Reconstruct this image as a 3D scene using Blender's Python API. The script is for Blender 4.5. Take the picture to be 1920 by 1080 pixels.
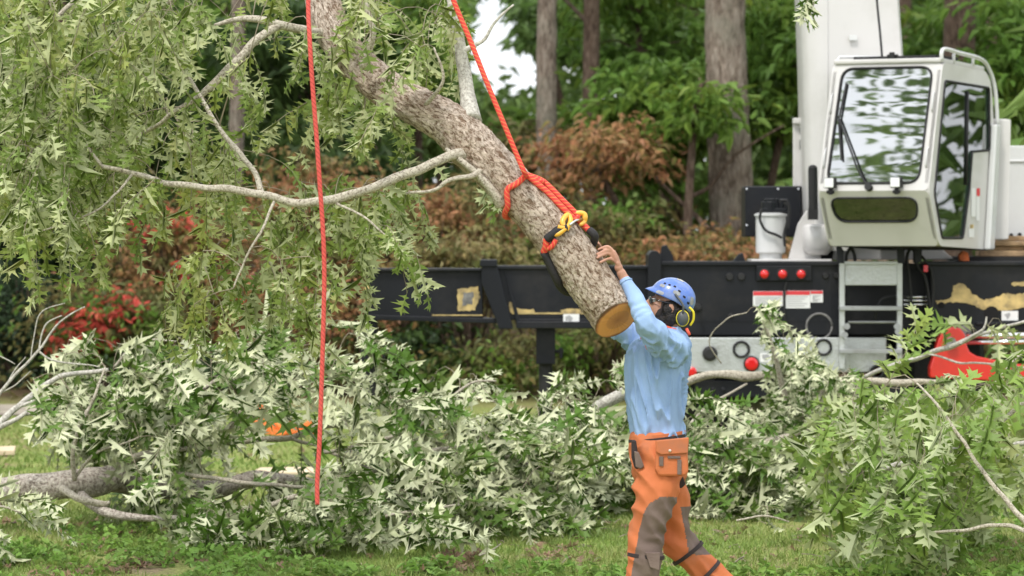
import bpy, bmesh, math, random
import numpy as np
from mathutils import Vector, Matrix, Euler, noise
from mathutils.geometry import tessellate_polygon

for _o in list(bpy.data.objects):
    bpy.data.objects.remove(_o)
C = bpy.context.scene.collection
R = math.radians
F = 7340.0            # focal length in photo pixels
HZ = 450.0            # horizon row in the photo
CAMZ = 2.0

# ---------------------------------------------------------------- camera
cam_d = bpy.data.cameras.new('camera')
cam = bpy.data.objects.new('camera', cam_d)
C.objects.link(cam)
cam.location = (0, 0, CAMZ)
cam.rotation_euler = (R(90), 0, 0)
cam_d.sensor_width = 36
cam_d.lens = 36 * F / 1920
cam_d.shift_y = -(540 - HZ) / 1920
cam_d.clip_start = 0.5
cam_d.clip_end = 600
cam_d.dof.use_dof = True
cam_d.dof.focus_distance = 20.3
cam_d.dof.aperture_fstop = 4.0
bpy.context.scene.camera = cam

# ---------------------------------------------------------------- world, sun, exposure
SUN_EL, SUN_AZ = R(58), R(205)
W = bpy.data.worlds.new('World')
bpy.context.scene.world = W
W.use_nodes = True
nt = W.node_tree
nt.nodes.clear()
N = nt.nodes.new
out = N('ShaderNodeOutputWorld')
bg = N('ShaderNodeBackground')
sky = N('ShaderNodeTexSky')
sky.sky_type = 'NISHITA'
sky.sun_disc = False
sky.sun_elevation = SUN_EL
sky.sun_rotation = SUN_AZ
sky.dust_density = 3.0
hsv = N('ShaderNodeHueSaturation')
hsv.inputs['Saturation'].default_value = 0.22
nt.links.new(sky.outputs[0], hsv.inputs['Color'])
tc = N('ShaderNodeTexCoord')
mp = N('ShaderNodeMapping')
mp.inputs['Scale'].default_value = (1.0, 1.0, 2.4)
ns = N('ShaderNodeTexNoise')
ns.inputs['Scale'].default_value = 2.6
ns.inputs['Detail'].default_value = 6
nt.links.new(tc.outputs['Generated'], mp.inputs[0])
nt.links.new(mp.outputs[0], ns.inputs['Vector'])
cr = N('ShaderNodeValToRGB')
cr.color_ramp.elements[0].position = 0.34
cr.color_ramp.elements[0].color = (4.6, 5.0, 5.6, 1)
cr.color_ramp.elements[1].position = 0.66
cr.color_ramp.elements[1].color = (12.5, 12.6, 12.8, 1)
nt.links.new(ns.outputs['Fac'], cr.inputs[0])
mx = N('ShaderNodeMixRGB')
mx.inputs[0].default_value = 0.72          # overcast: mostly cloud
nt.links.new(hsv.outputs[0], mx.inputs[1])
nt.links.new(cr.outputs[0], mx.inputs[2])
nt.links.new(mx.outputs[0], bg.inputs[0])
bg.inputs[1].default_value = 0.125
nt.links.new(bg.outputs[0], out.inputs[0])

sun_d = bpy.data.lights.new('sun', 'SUN')
sun = bpy.data.objects.new('sun', sun_d)
C.objects.link(sun)
sun_d.energy = 1.5
sun_d.angle = R(10)
sun_d.color = (1.0, 0.96, 0.9)
# the sun stands behind the camera, a little to the west
sdir = Vector((math.sin(SUN_AZ) * math.cos(SUN_EL), math.cos(SUN_AZ) * math.cos(SUN_EL), math.sin(SUN_EL)))
sun.rotation_euler = (-sdir).to_track_quat('-Z', 'Y').to_euler()

sc = bpy.context.scene
sc.view_settings.view_transform = 'Standard'
sc.view_settings.look = 'None'
sc.view_settings.exposure = 0.74
sc.view_settings.gamma = 1.0
sc.cycles.max_bounces = 8
sc.cycles.transparent_max_bounces = 12
sc.cycles.use_denoising = True

# ---------------------------------------------------------------- helpers
def P(px, py, Y):
    return Vector(((px - 960) * Y / F, Y, CAMZ + (HZ - py) * Y / F))

def origin_of(o):
    v = Vector((0, 0, 0))
    while o is not None:
        v = v + Vector(o.location)
        o = o.parent
    return v

def tag(o, label=None, cat=None, group=None, kind=None):
    if label: o['label'] = label
    if cat: o['category'] = cat
    if group: o['group'] = group
    if kind: o['kind'] = kind
    return o

def thing(name, loc, label, cat, group=None):
    o = bpy.data.objects.new(name, None)
    o.empty_display_size = 0.1
    C.objects.link(o)
    o.location = loc
    return tag(o, label, cat, group)

def link(name, me, mat, parent=None, smooth=False, recenter=True):
    o = bpy.data.objects.new(name, me)
    C.objects.link(o)
    mats = mat if isinstance(mat, (list, tuple)) else [mat]
    for m in mats:
        me.materials.append(m)
    n = len(me.vertices)
    co = np.empty(n * 3, np.float32)
    me.vertices.foreach_get('co', co)
    co = co.reshape(-1, 3)
    if parent is not None:
        org = np.array(origin_of(parent), np.float32)
        o.parent = parent
    elif recenter and n:
        lo, hi = co.min(0), co.max(0)
        org = np.array(((lo[0] + hi[0]) / 2, (lo[1] + hi[1]) / 2, lo[2]), np.float32)
        o.location = Vector(org.tolist())
    else:
        org = np.zeros(3, np.float32)
    co = co - org
    me.vertices.foreach_set('co', co.ravel())
    if smooth:
        me.polygons.foreach_set('use_smooth', np.ones(len(me.polygons), bool))
    me.update()
    return o

class MB:
    """collects geometry, built as ONE mesh object"""
    def __init__(s):
        s.v = []; s.f = []; s.m = []; s.uv = {}
    def add(s, vs, fs, mi=0):
        b = len(s.v)
        s.v += [tuple(x) for x in vs]
        s.f += [tuple(i + b for i in f) for f in fs]
        s.m += [mi] * len(fs)
        return b
    def box(s, lo, hi, mi=0, M=None):
        x0, y0, z0 = lo; x1, y1, z1 = hi
        vs = [Vector(p) for p in ((x0,y0,z0),(x1,y0,z0),(x1,y1,z0),(x0,y1,z0),(x0,y0,z1),(x1,y0,z1),(x1,y1,z1),(x0,y1,z1))]
        if M: vs = [M @ v for v in vs]
        s.add(vs, [(0,3,2,1),(4,5,6,7),(0,1,5,4),(1,2,6,5),(2,3,7,6),(3,0,4,7)], mi)
    def prism(s, pts, d, mi=0):
        """pts: 3-D outline, d: extrusion vector"""
        n = len(pts); d = Vector(d)
        vs = [Vector(p) for p in pts] + [Vector(p) + d for p in pts]
        fs = [tuple(range(n)), tuple(range(2 * n - 1, n - 1, -1))]
        fs += [((i + 1) % n, i, n + i, n + (i + 1) % n) for i in range(n)]
        s.add(vs, fs, mi)
    def pxp(s, pts, Y, depth, mi=0):
        """prism whose front outline is given by photo pixels on the plane Y"""
        s.prism([P(x, y, Y) for x, y in pts], (0, depth, 0), mi)
    def pxb(s, x0, y0, x1, y1, Y, depth, mi=0):
        s.pxp([(x0, y0), (x0, y1), (x1, y1), (x1, y0)], Y, depth, mi)
    def tube(s, pts, rad, seg=8, mi=0, closed=False, caps=True, nz=0.0, uv=False, squash=None):
        pts = [Vector(p) for p in pts]
        n = len(pts)
        if not isinstance(rad, (list, tuple, np.ndarray)): rad = [rad] * n
        T = []
        for i in range(n):
            if closed:
                t = pts[(i + 1) % n] - pts[i - 1]
            else:
                t = pts[min(i + 1, n - 1)] - pts[max(i - 1, 0)]
            if t.length < 1e-9: t = Vector((0, 0, 1))
            T.append(t.normalized())
        u = T[0].orthogonal().normalized()
        b = len(s.v)
        L = 0
        for i in range(n):
            u = (u - T[i] * u.dot(T[i]))
            if u.length < 1e-6: u = T[i].orthogonal()
            u.normalize()
            w = T[i].cross(u)
            if i: L += (pts[i] - pts[i - 1]).length
            for k in range(seg):
                a = 2 * math.pi * k / seg
                dr = u * math.cos(a) + w * math.sin(a)
                r = rad[i]
                if nz: r *= 1 + nz * noise.noise(pts[i] * 6 + dr * 1.3)
                p = pts[i] + dr * r
                if uv: s.uv[len(s.v)] = (a / (2 * math.pi), L)
                s.v.append(tuple(p))
        m = n if closed else n - 1
        for i in range(m):
            j = (i + 1) % n
            for k in range(seg):
                k2 = (k + 1) % seg
                s.f.append((b + i * seg + k, b + i * seg + k2, b + j * seg + k2, b + j * seg + k)); s.m.append(mi)
        if caps and not closed:
            s.f.append(tuple(b + k for k in range(seg - 1, -1, -1))); s.m.append(mi)
            s.f.append(tuple(b + (n - 1) * seg + k for k in range(seg))); s.m.append(mi)
    def cyl(s, p0, p1, r0, r1=None, seg=20, mi=0):
        s.tube([p0, p1], [r0, r0 if r1 is None else r1], seg, mi)
    def lathe(s, base, axis, prof, seg=24, mi=0):
        """prof: (distance along axis, radius)"""
        axis = Vector(axis).normalized(); base = Vector(base)
        u = axis.orthogonal().normalized(); w = axis.cross(u)
        b = len(s.v); n = len(prof)
        for h, r in prof:
            for k in range(seg):
                a = 2 * math.pi * k / seg
                s.v.append(tuple(base + axis * h + (u * math.cos(a) + w * math.sin(a)) * r))
        for i in range(n - 1):
            for k in range(seg):
                k2 = (k + 1) % seg
                s.f.append((b + i * seg + k, b + i * seg + k2, b + (i + 1) * seg + k2, b + (i + 1) * seg + k)); s.m.append(mi)
        s.f.append(tuple(b + k for k in range(seg - 1, -1, -1))); s.m.append(mi)
        s.f.append(tuple(b + (n - 1) * seg + k for k in range(seg))); s.m.append(mi)
    def ell(s, c, r, M=None, nu=20, nv=12, mi=0):
        c = Vector(c); b = len(s.v)
        for j in range(nv + 1):
            th = math.pi * j / nv
            for i in range(nu):
                ph = 2 * math.pi * i / nu
                p = Vector((math.sin(th) * math.cos(ph) * r[0], math.sin(th) * math.sin(ph) * r[1], math.cos(th) * r[2]))
                if M: p = M @ p
                s.v.append(tuple(c + p))
        for j in range(nv):
            for i in range(nu):
                i2 = (i + 1) % nu
                s.f.append((b + j * nu + i, b + (j + 1) * nu + i, b + (j + 1) * nu + i2, b + j * nu + i2)); s.m.append(mi)
    def build(s, name, mat, parent=None, smooth=False, bevel=0, auto=None):
        me = bpy.data.meshes.new(name)
        me.from_pydata(s.v, [], s.f)
        if s.uv:
            ul = me.uv_layers.new(name='UVMap')
            for poly in me.polygons:
                us = [s.uv.get(me.loops[li].vertex_index, (0, 0)) for li in poly.loop_indices]
                wrap = max(u[0] for u in us) - min(u[0] for u in us) > 0.5
                for li, u in zip(poly.loop_indices, us):
                    ul.data[li].uv = (u[0] + (1 if wrap and u[0] < 0.5 else 0), u[1])
        mats = mat if isinstance(mat, (list, tuple)) else [mat]
        o = link(name, me, mats, parent, smooth)
        if len(mats) > 1:
            me.polygons.foreach_set('material_index', np.array(s.m, np.int32))
        if bevel:
            b = o.modifiers.new('bevel', 'BEVEL'); b.width = bevel; b.segments = 2; b.limit_method = 'ANGLE'; b.angle_limit = R(35)
            b.harden_normals = False
        if auto is not None:
            me.set_sharp_from_angle(angle=R(auto)) if hasattr(me, 'set_sharp_from_angle') else None
        return o

def catmull(pts, rad=None, sub=6):
    pts = [Vector(p) for p in pts]
    if rad is None: rad = [0.0] * len(pts)
    q, rr = [], []
    n = len(pts)
    for i in range(n - 1):
        p0 = pts[max(i - 1, 0)]; p1 = pts[i]; p2 = pts[i + 1]; p3 = pts[min(i + 2, n - 1)]
        for k in range(sub):
            t = k / sub
            q.append(0.5 * ((2 * p1) + (p2 - p0) * t + (2 * p0 - 5 * p1 + 4 * p2 - p3) * t * t + (3 * p1 - p0 - 3 * p2 + p3) * t ** 3))
            rr.append(rad[i] * (1 - t) + rad[i + 1] * t)
    q.append(pts[-1]); rr.append(rad[-1])
    return q, rr

# ---------------------------------------------------------------- materials
def mat(name, col, rough=0.6, metal=0.0, spec=0.5, noise_amt=0.0, noise_scale=6.0, bump=0.0, bump_scale=30.0, coat=0.0, dirt=None, dirt_amt=0.35, dirt_scale=3.0):
    m = bpy.data.materials.new(name); m.use_nodes = True
    t = m.node_tree; b = t.nodes['Principled BSDF']
    b.inputs['Roughness'].default_value = rough
    b.inputs['Metallic'].default_value = metal
    b.inputs['Specular IOR Level'].default_value = spec
    b.inputs['Coat Weight'].default_value = coat
    b.inputs['Base Color'].default_value = (*col, 1)
    tcn = t.nodes.new('ShaderNodeTexCoord')
    last = None
    if noise_amt:
        n = t.nodes.new('ShaderNodeTexNoise'); n.inputs['Scale'].default_value = noise_scale; n.inputs['Detail'].default_value = 5
        t.links.new(tcn.outputs['Object'], n.inputs['Vector'])
        r = t.nodes.new('ShaderNodeMapRange')
        r.inputs[1].default_value = 0.3; r.inputs[2].default_value = 0.7
        r.inputs[3].default_value = 1 - noise_amt; r.inputs[4].default_value = 1 + noise_amt
        t.links.new(n.outputs['Fac'], r.inputs[0])
        mm = t.nodes.new('ShaderNodeMixRGB'); mm.blend_type = 'MULTIPLY'; mm.inputs[0].default_value = 1
        mm.inputs[1].default_value = (*col, 1)
        t.links.new(r.outputs[0], mm.inputs[2])
        last = mm.outputs[0]
    if dirt:
        n = t.nodes.new('ShaderNodeTexNoise'); n.inputs['Scale'].default_value = dirt_scale; n.inputs['Detail'].default_value = 8; n.inputs['Roughness'].default_value = 0.65
        t.links.new(tcn.outputs['Object'], n.inputs['Vector'])
        r = t.nodes.new('ShaderNodeMapRange'); r.inputs[1].default_value = 0.5; r.inputs[2].default_value = 0.75
        r.inputs[3].default_value = 0; r.inputs[4].default_value = dirt_amt
        t.links.new(n.outputs['Fac'], r.inputs[0])
        mm = t.nodes.new('ShaderNodeMixRGB'); mm.inputs[1].default_value = (*col, 1); mm.inputs[2].default_value = (*dirt, 1)
        if last: t.links.new(last, mm.inputs[1])
        t.links.new(r.outputs[0], mm.inputs[0])
        last = mm.outputs[0]
    if last: t.links.new(last, b.inputs['Base Color'])
    if bump:
        n = t.nodes.new('ShaderNodeTexNoise'); n.inputs['Scale'].default_value = bump_scale; n.inputs['Detail'].default_value = 6
        t.links.new(tcn.outputs['Object'], n.inputs['Vector'])
        bn = t.nodes.new('ShaderNodeBump'); bn.inputs['Strength'].default_value = bump; bn.inputs['Distance'].default_value = 0.01
        t.links.new(n.outputs['Fac'], bn.inputs['Height']); t.links.new(bn.outputs[0], b.inputs['Normal'])
    return m

def leaf_mat(name, top, under, var=0.25, yellow=(0.25, 0.22, 0.04), rough=0.5, trans=0.28, patch_scale=1.2, yellow_amt=0.5):
    """two-sided leaf: green above, paler beneath, each leaf (mesh island) a little different"""
    m = bpy.data.materials.new(name); m.use_nodes = True
    t = m.node_tree; b = t.nodes['Principled BSDF']; L = t.links.new
    g = t.nodes.new('ShaderNodeNewGeometry')
    mixu = t.nodes.new('ShaderNodeMixRGB'); mixu.inputs[1].default_value = (*top, 1); mixu.inputs[2].default_value = (*under, 1)
    L(g.outputs['Backfacing'], mixu.inputs[0])
    r = t.nodes.new('ShaderNodeMapRange'); r.inputs[3].default_value = 1 - var; r.inputs[4].default_value = 1 + var
    L(g.outputs['Random Per Island'], r.inputs[0])
    mul = t.nodes.new('ShaderNodeMixRGB'); mul.blend_type = 'MULTIPLY'; mul.inputs[0].default_value = 1
    L(mixu.outputs[0], mul.inputs[1]); L(r.outputs[0], mul.inputs[2])
    tcn = t.nodes.new('ShaderNodeTexCoord')
    n = t.nodes.new('ShaderNodeTexNoise'); n.inputs['Scale'].default_value = patch_scale; n.inputs['Detail'].default_value = 3
    L(tcn.outputs['Object'], n.inputs['Vector'])
    mth = t.nodes.new('ShaderNodeMath'); mth.operation = 'MULTIPLY'
    r2 = t.nodes.new('ShaderNodeMapRange'); r2.inputs[1].default_value = 0.42; r2.inputs[2].default_value = 0.68; r2.inputs[3].default_value = 0; r2.inputs[4].default_value = yellow_amt
    L(n.outputs['Fac'], r2.inputs[0])
    L(r2.outputs[0], mth.inputs[0])
    wn = t.nodes.new('ShaderNodeTexWhiteNoise'); wn.noise_dimensions = '1D'
    L(g.outputs['Random Per Island'], wn.inputs['W'])
    L(wn.outputs['Value'], mth.inputs[1])
    my = t.nodes.new('ShaderNodeMixRGB'); my.inputs[2].default_value = (*yellow, 1)
    L(mth.outputs[0], my.inputs[0]); L(mul.outputs[0], my.inputs[1])
    L(my.outputs[0], b.inputs['Base Color'])
    b.inputs['Roughness'].default_value = rough
    b.inputs['Specular IOR Level'].default_value = 0.35
    tr = t.nodes.new('ShaderNodeBsdfTranslucent'); L(my.outputs[0], tr.inputs[0])
    ms = t.nodes.new('ShaderNodeMixShader'); ms.inputs[0].default_value = trans
    L(b.outputs[0], ms.inputs[1]); L(tr.outputs[0], ms.inputs[2])
    L(ms.outputs[0], t.nodes['Material Output'].inputs[0])
    return m

def bark_mat(name, dark, mid, light, scale=(9, 9), bump=0.6, disp=0.012, uv=False, lichen=None):
    m = bpy.data.materials.new(name); m.use_nodes = True
    t = m.node_tree; b = t.nodes['Principled BSDF']; L = t.links.new
    b.inputs['Roughness'].default_value = 0.9; b.inputs['Specular IOR Level'].default_value = 0.2
    tcn = t.nodes.new('ShaderNodeTexCoord'); mpn = t.nodes.new('ShaderNodeMapping')
    mpn.inputs['Scale'].default_value = (scale[0], scale[0], scale[1])
    if uv:
        mpn.inputs['Scale'].default_value = (scale[0], scale[1], 1)
    L(tcn.outputs['UV' if uv else 'Object'], mpn.inputs[0])
    n0 = t.nodes.new('ShaderNodeTexNoise'); n0.inputs['Scale'].default_value = 2.2; n0.inputs['Detail'].default_value = 4
    L(mpn.outputs[0], n0.inputs['Vector'])
    add = t.nodes.new('ShaderNodeMixRGB'); add.blend_type = 'LINEAR_LIGHT'; add.inputs[0].default_value = 0.22
    L(mpn.outputs[0], add.inputs[1]); L(n0.outputs['Color'], add.inputs[2])
    v = t.nodes.new('ShaderNodeTexVoronoi'); v.feature = 'DISTANCE_TO_EDGE'; v.inputs['Scale'].default_value = 1.0
    L(add.outputs[0], v.inputs['Vector'])
    n1 = t.nodes.new('ShaderNodeTexNoise'); n1.inputs['Scale'].default_value = 3.5; n1.inputs['Detail'].default_value = 9; n1.inputs['Roughness'].default_value = 0.72
    L(mpn.outputs[0], n1.inputs['Vector'])
    r = t.nodes.new('ShaderNodeMapRange'); r.inputs[1].default_value = 0.0; r.inputs[2].default_value = 0.12; r.inputs[3].default_value = 0.45
    L(v.outputs['Distance'], r.inputs[0])
    mul = t.nodes.new('ShaderNodeMath'); mul.operation = 'MULTIPLY'; L(r.outputs[0], mul.inputs[0])
    r1 = t.nodes.new('ShaderNodeMapRange'); r1.inputs[1].default_value = 0.36; r1.inputs[2].default_value = 0.60
    L(n1.outputs['Fac'], r1.inputs[0]); L(r1.outputs[0], mul.inputs[1])
    cr = t.nodes.new('ShaderNodeValToRGB')
    cr.color_ramp.elements[0].color = (*dark, 1); cr.color_ramp.elements[1].color = (*light, 1); cr.color_ramp.elements[1].position = 0.85
    e = cr.color_ramp.elements.new(0.35); e.color = (*mid, 1)
    L(mul.outputs[0], cr.inputs[0])
    last = cr.outputs[0]
    if lichen:
        n2 = t.nodes.new('ShaderNodeTexNoise'); n2.inputs['Scale'].default_value = 1.3; n2.inputs['Detail'].default_value = 6
        L(tcn.outputs['Object'], n2.inputs['Vector'])
        r3 = t.nodes.new('ShaderNodeMapRange'); r3.inputs[1].default_value = 0.52; r3.inputs[2].default_value = 0.66; r3.inputs[4].default_value = 0.6
        L(n2.outputs['Fac'], r3.inputs[0])
        mm = t.nodes.new('ShaderNodeMixRGB'); mm.inputs[2].default_value = (*lichen, 1)
        L(r3.outputs[0], mm.inputs[0]); L(last, mm.inputs[1]); last = mm.outputs[0]
    L(last, b.inputs['Base Color'])
    bn = t.nodes.new('ShaderNodeBump'); bn.inputs['Strength'].default_value = bump; bn.inputs['Distance'].default_value = disp
    L(mul.outputs[0], bn.inputs['Height']); L(bn.outputs[0], b.inputs['Normal'])
    return m

def glass_mat(name, tint, reflect=0.12, alpha=0.6, wave=0.0, wscale=3.0, rough=0.0, blend=0.5):
    """window glass: a clear tinted sheet with a mirror coat; wave bends the reflection as old laminated glass does"""
    m = bpy.data.materials.new(name); m.use_nodes = True
    t = m.node_tree; t.nodes.remove(t.nodes['Principled BSDF']); L = t.links.new
    tr = t.nodes.new('ShaderNodeBsdfTransparent'); tr.inputs[0].default_value = (*tint, 1)
    gl = t.nodes.new('ShaderNodeBsdfGlossy'); gl.inputs['Roughness'].default_value = rough
    gl.inputs[0].default_value = (0.95, 0.97, 0.97, 1)
    lw = t.nodes.new('ShaderNodeLayerWeight'); lw.inputs[0].default_value = blend
    r = t.nodes.new('ShaderNodeMapRange'); r.inputs[3].default_value = reflect; r.inputs[4].default_value = 1.0
    L(lw.outputs['Fresnel'], r.inputs[0])
    if wave:
        tcn = t.nodes.new('ShaderNodeTexCoord'); mpn = t.nodes.new('ShaderNodeMapping'); mpn.inputs['Scale'].default_value = (0.6, 0.6, 3.6)
        n = t.nodes.new('ShaderNodeTexNoise'); n.inputs['Scale'].default_value = wscale; n.inputs['Detail'].default_value = 1
        L(tcn.outputs['Object'], mpn.inputs[0]); L(mpn.outputs[0], n.inputs['Vector'])
        bn = t.nodes.new('ShaderNodeBump'); bn.inputs['Strength'].default_value = 1.0; bn.inputs['Distance'].default_value = wave
        L(n.outputs['Fac'], bn.inputs['Height']); L(bn.outputs[0], gl.inputs['Normal'])
    ms = t.nodes.new('ShaderNodeMixShader')
    L(r.outputs[0], ms.inputs[0]); L(tr.outputs[0], ms.inputs[1]); L(gl.outputs[0], ms.inputs[2])
    L(ms.outputs[0], t.nodes['Material Output'].inputs[0])
    return m

M = {}
M['oak_leaf'] = leaf_mat('oak leaf', (0.22, 0.31, 0.075), (0.54, 0.585, 0.32), yellow=(0.50, 0.50, 0.14), trans=0.45, yellow_amt=0.8)
M['oak_leaf_pale'] = leaf_mat('oak leaf wilted', (0.09, 0.18, 0.022), (0.62, 0.645, 0.42), yellow=(0.38, 0.40, 0.15), trans=0.26, yellow_amt=0.4)
M['oak_leaf_fresh'] = leaf_mat('oak leaf fresh', (0.22, 0.335, 0.075), (0.47, 0.53, 0.29), yellow=(0.36, 0.36, 0.07), trans=0.35)
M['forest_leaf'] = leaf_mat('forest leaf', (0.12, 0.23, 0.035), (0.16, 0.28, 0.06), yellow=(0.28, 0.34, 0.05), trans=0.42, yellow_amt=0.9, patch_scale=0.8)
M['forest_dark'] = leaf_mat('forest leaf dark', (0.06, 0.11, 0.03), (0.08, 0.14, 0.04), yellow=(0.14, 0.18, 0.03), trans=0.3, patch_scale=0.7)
M['far_leaf'] = leaf_mat('far leaf', (0.12, 0.21, 0.05), (0.17, 0.27, 0.08), yellow=(0.28, 0.34, 0.08), trans=0.42, patch_scale=0.35)
M['rust_leaf'] = leaf_mat('rust shrub leaf', (0.38, 0.175, 0.085), (0.42, 0.25, 0.13), yellow=(0.20, 0.22, 0.05), trans=0.3, patch_scale=2.2, yellow_amt=1.6)
M['olive_leaf'] = leaf_mat('olive shrub leaf', (0.13, 0.15, 0.04), (0.19, 0.19, 0.08), yellow=(0.32, 0.18, 0.08), trans=0.3, patch_scale=1.6, yellow_amt=0.9)
M['red_leaf'] = leaf_mat('scarlet leaf', (0.58, 0.08, 0.06), (0.52, 0.14, 0.10), yellow=(0.42, 0.22, 0.06), trans=0.3, patch_scale=2.0, yellow_amt=0.5)
M['weed_leaf'] = leaf_mat('weed leaf', (0.17, 0.31, 0.05), (0.22, 0.33, 0.09), yellow=(0.28, 0.30, 0.05), trans=0.3, patch_scale=2)
M['grass'] = leaf_mat('grass blade', (0.20, 0.29, 0.065), (0.20, 0.29, 0.065), yellow=(0.36, 0.34, 0.14), trans=0.25, patch_scale=1.5, yellow_amt=1.0)
M['dead_leaf'] = leaf_mat('dead leaf', (0.24, 0.15, 0.09), (0.34, 0.25, 0.17), yellow=(0.16, 0.08, 0.04), trans=0.1)
def flaky_bark(name):
    """thin scaly oak bark: pale plates broken by ragged brown fissures that run along the trunk"""
    m = bpy.data.materials.new(name); m.use_nodes = True
    t = m.node_tree; b = t.nodes['Principled BSDF']; L = t.links.new
    b.inputs['Roughness'].default_value = 0.9; b.inputs['Specular IOR Level'].default_value = 0.2
    g = t.nodes.new('ShaderNodeTexCoord'); mpn = t.nodes.new('ShaderNodeMapping'); mpn.inputs['Scale'].default_value = (12, 8, 1)
    L(g.outputs['UV'], mpn.inputs[0])
    def nz(scale, det, rough, dist=0.0, vec=None):
        n = t.nodes.new('ShaderNodeTexNoise'); n.inputs['Scale'].default_value = scale; n.inputs['Detail'].default_value = det
        n.inputs['Roughness'].default_value = rough; n.inputs['Distortion'].default_value = dist
        L(vec or mpn.outputs[0], n.inputs['Vector']); return n.outputs['Fac']
    def mr(x, a, c, lo=0.0, hi=1.0):
        r = t.nodes.new('ShaderNodeMapRange'); r.inputs[1].default_value = a; r.inputs[2].default_value = c; r.inputs[3].default_value = lo; r.inputs[4].default_value = hi
        L(x, r.inputs[0]); return r.outputs[0]
    def mt(op, x, y):
        q = t.nodes.new('ShaderNodeMath'); q.operation = op; L(x, q.inputs[0])
        if isinstance(y, float): q.inputs[1].default_value = y
        else: L(y, q.inputs[1])
        return q.outputs[0]
    a = nz(2.7, 10, 0.72, 0.5)
    fis = mr(a, 0.37, 0.50, 0.12, 1.0)
    c = nz(4.2, 8, 0.75, 0.4)
    fis2 = mr(c, 0.36, 0.50, 0.15, 1.0)
    h = mt('MULTIPLY', fis, fis2)
    pl = nz(9.0, 6, 0.7)
    tone = mt('MULTIPLY', h, mr(pl, 0.32, 0.60, 0.50, 1.0))
    cr = t.nodes.new('ShaderNodeValToRGB')
    cr.color_ramp.elements[0].color = (0.115, 0.072, 0.045, 1); cr.color_ramp.elements[1].color = (0.82, 0.70, 0.59, 1); cr.color_ramp.elements[1].position = 0.85
    e = cr.color_ramp.elements.new(0.30); e.color = (0.36, 0.255, 0.18, 1)
    e = cr.color_ramp.elements.new(0.55); e.color = (0.62, 0.49, 0.385, 1)
    L(tone, cr.inputs[0])
    big = nz(0.35, 3, 0.5)
    mm = t.nodes.new('ShaderNodeMixRGB'); mm.blend_type = 'MULTIPLY'; mm.inputs[2].default_value = (0.66, 0.58, 0.50, 1)
    L(mr(big, 0.45, 0.68, 0.0, 0.8), mm.inputs[0]); L(cr.outputs[0], mm.inputs[1]); L(mm.outputs[0], b.inputs['Base Color'])
    bn = t.nodes.new('ShaderNodeBump'); bn.inputs['Strength'].default_value = 1.0; bn.inputs['Distance'].default_value = 0.011
    L(tone, bn.inputs['Height']); L(bn.outputs[0], b.inputs['Normal'])
    return m
M['bark'] = flaky_bark('oak bark')
M['bark_limb'] = bark_mat('limb bark', (0.12, 0.095, 0.07), (0.38, 0.34, 0.27), (0.52, 0.48, 0.39), scale=(26, 26), bump=0.35, disp=0.005)
M['bark_log'] = bark_mat('felled bark', (0.13, 0.105, 0.085), (0.42, 0.36, 0.31), (0.68, 0.62, 0.54), scale=(15, 15), bump=0.9, disp=0.008)
M['bark_pale'] = bark_mat('pale bark', (0.24, 0.22, 0.19), (0.42, 0.40, 0.35), (0.56, 0.54, 0.48), scale=(18, 18), bump=0.3, disp=0.004)
M['black_leaf'] = leaf_mat('evergreen needle with painted shade', (0.022, 0.045, 0.016), (0.03, 0.055, 0.02), yellow=(0.05, 0.08, 0.02), trans=0.15)  # near-black leaf colour: deep shade of the woods painted in
M['tan_leaf'] = leaf_mat('tan shrub leaf', (0.30, 0.23, 0.10), (0.36, 0.29, 0.15), yellow=(0.20, 0.25, 0.06), trans=0.3, patch_scale=2.0, yellow_amt=1.4)
M['twig'] = mat('twig bark', (0.26, 0.22, 0.16), 0.85, noise_amt=0.3, noise_scale=12)
M['trunk_grey'] = bark_mat('forest trunk bark', (0.09, 0.065, 0.05), (0.25, 0.195, 0.155), (0.40, 0.335, 0.28), scale=(7, 2.0), bump=0.8, disp=0.03, lichen=(0.28, 0.28, 0.22))
M['trunk_brown'] = bark_mat('brown trunk bark', (0.06, 0.04, 0.03), (0.14, 0.095, 0.07), (0.22, 0.16, 0.12), scale=(8, 2.5), bump=0.8, disp=0.03)
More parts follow.
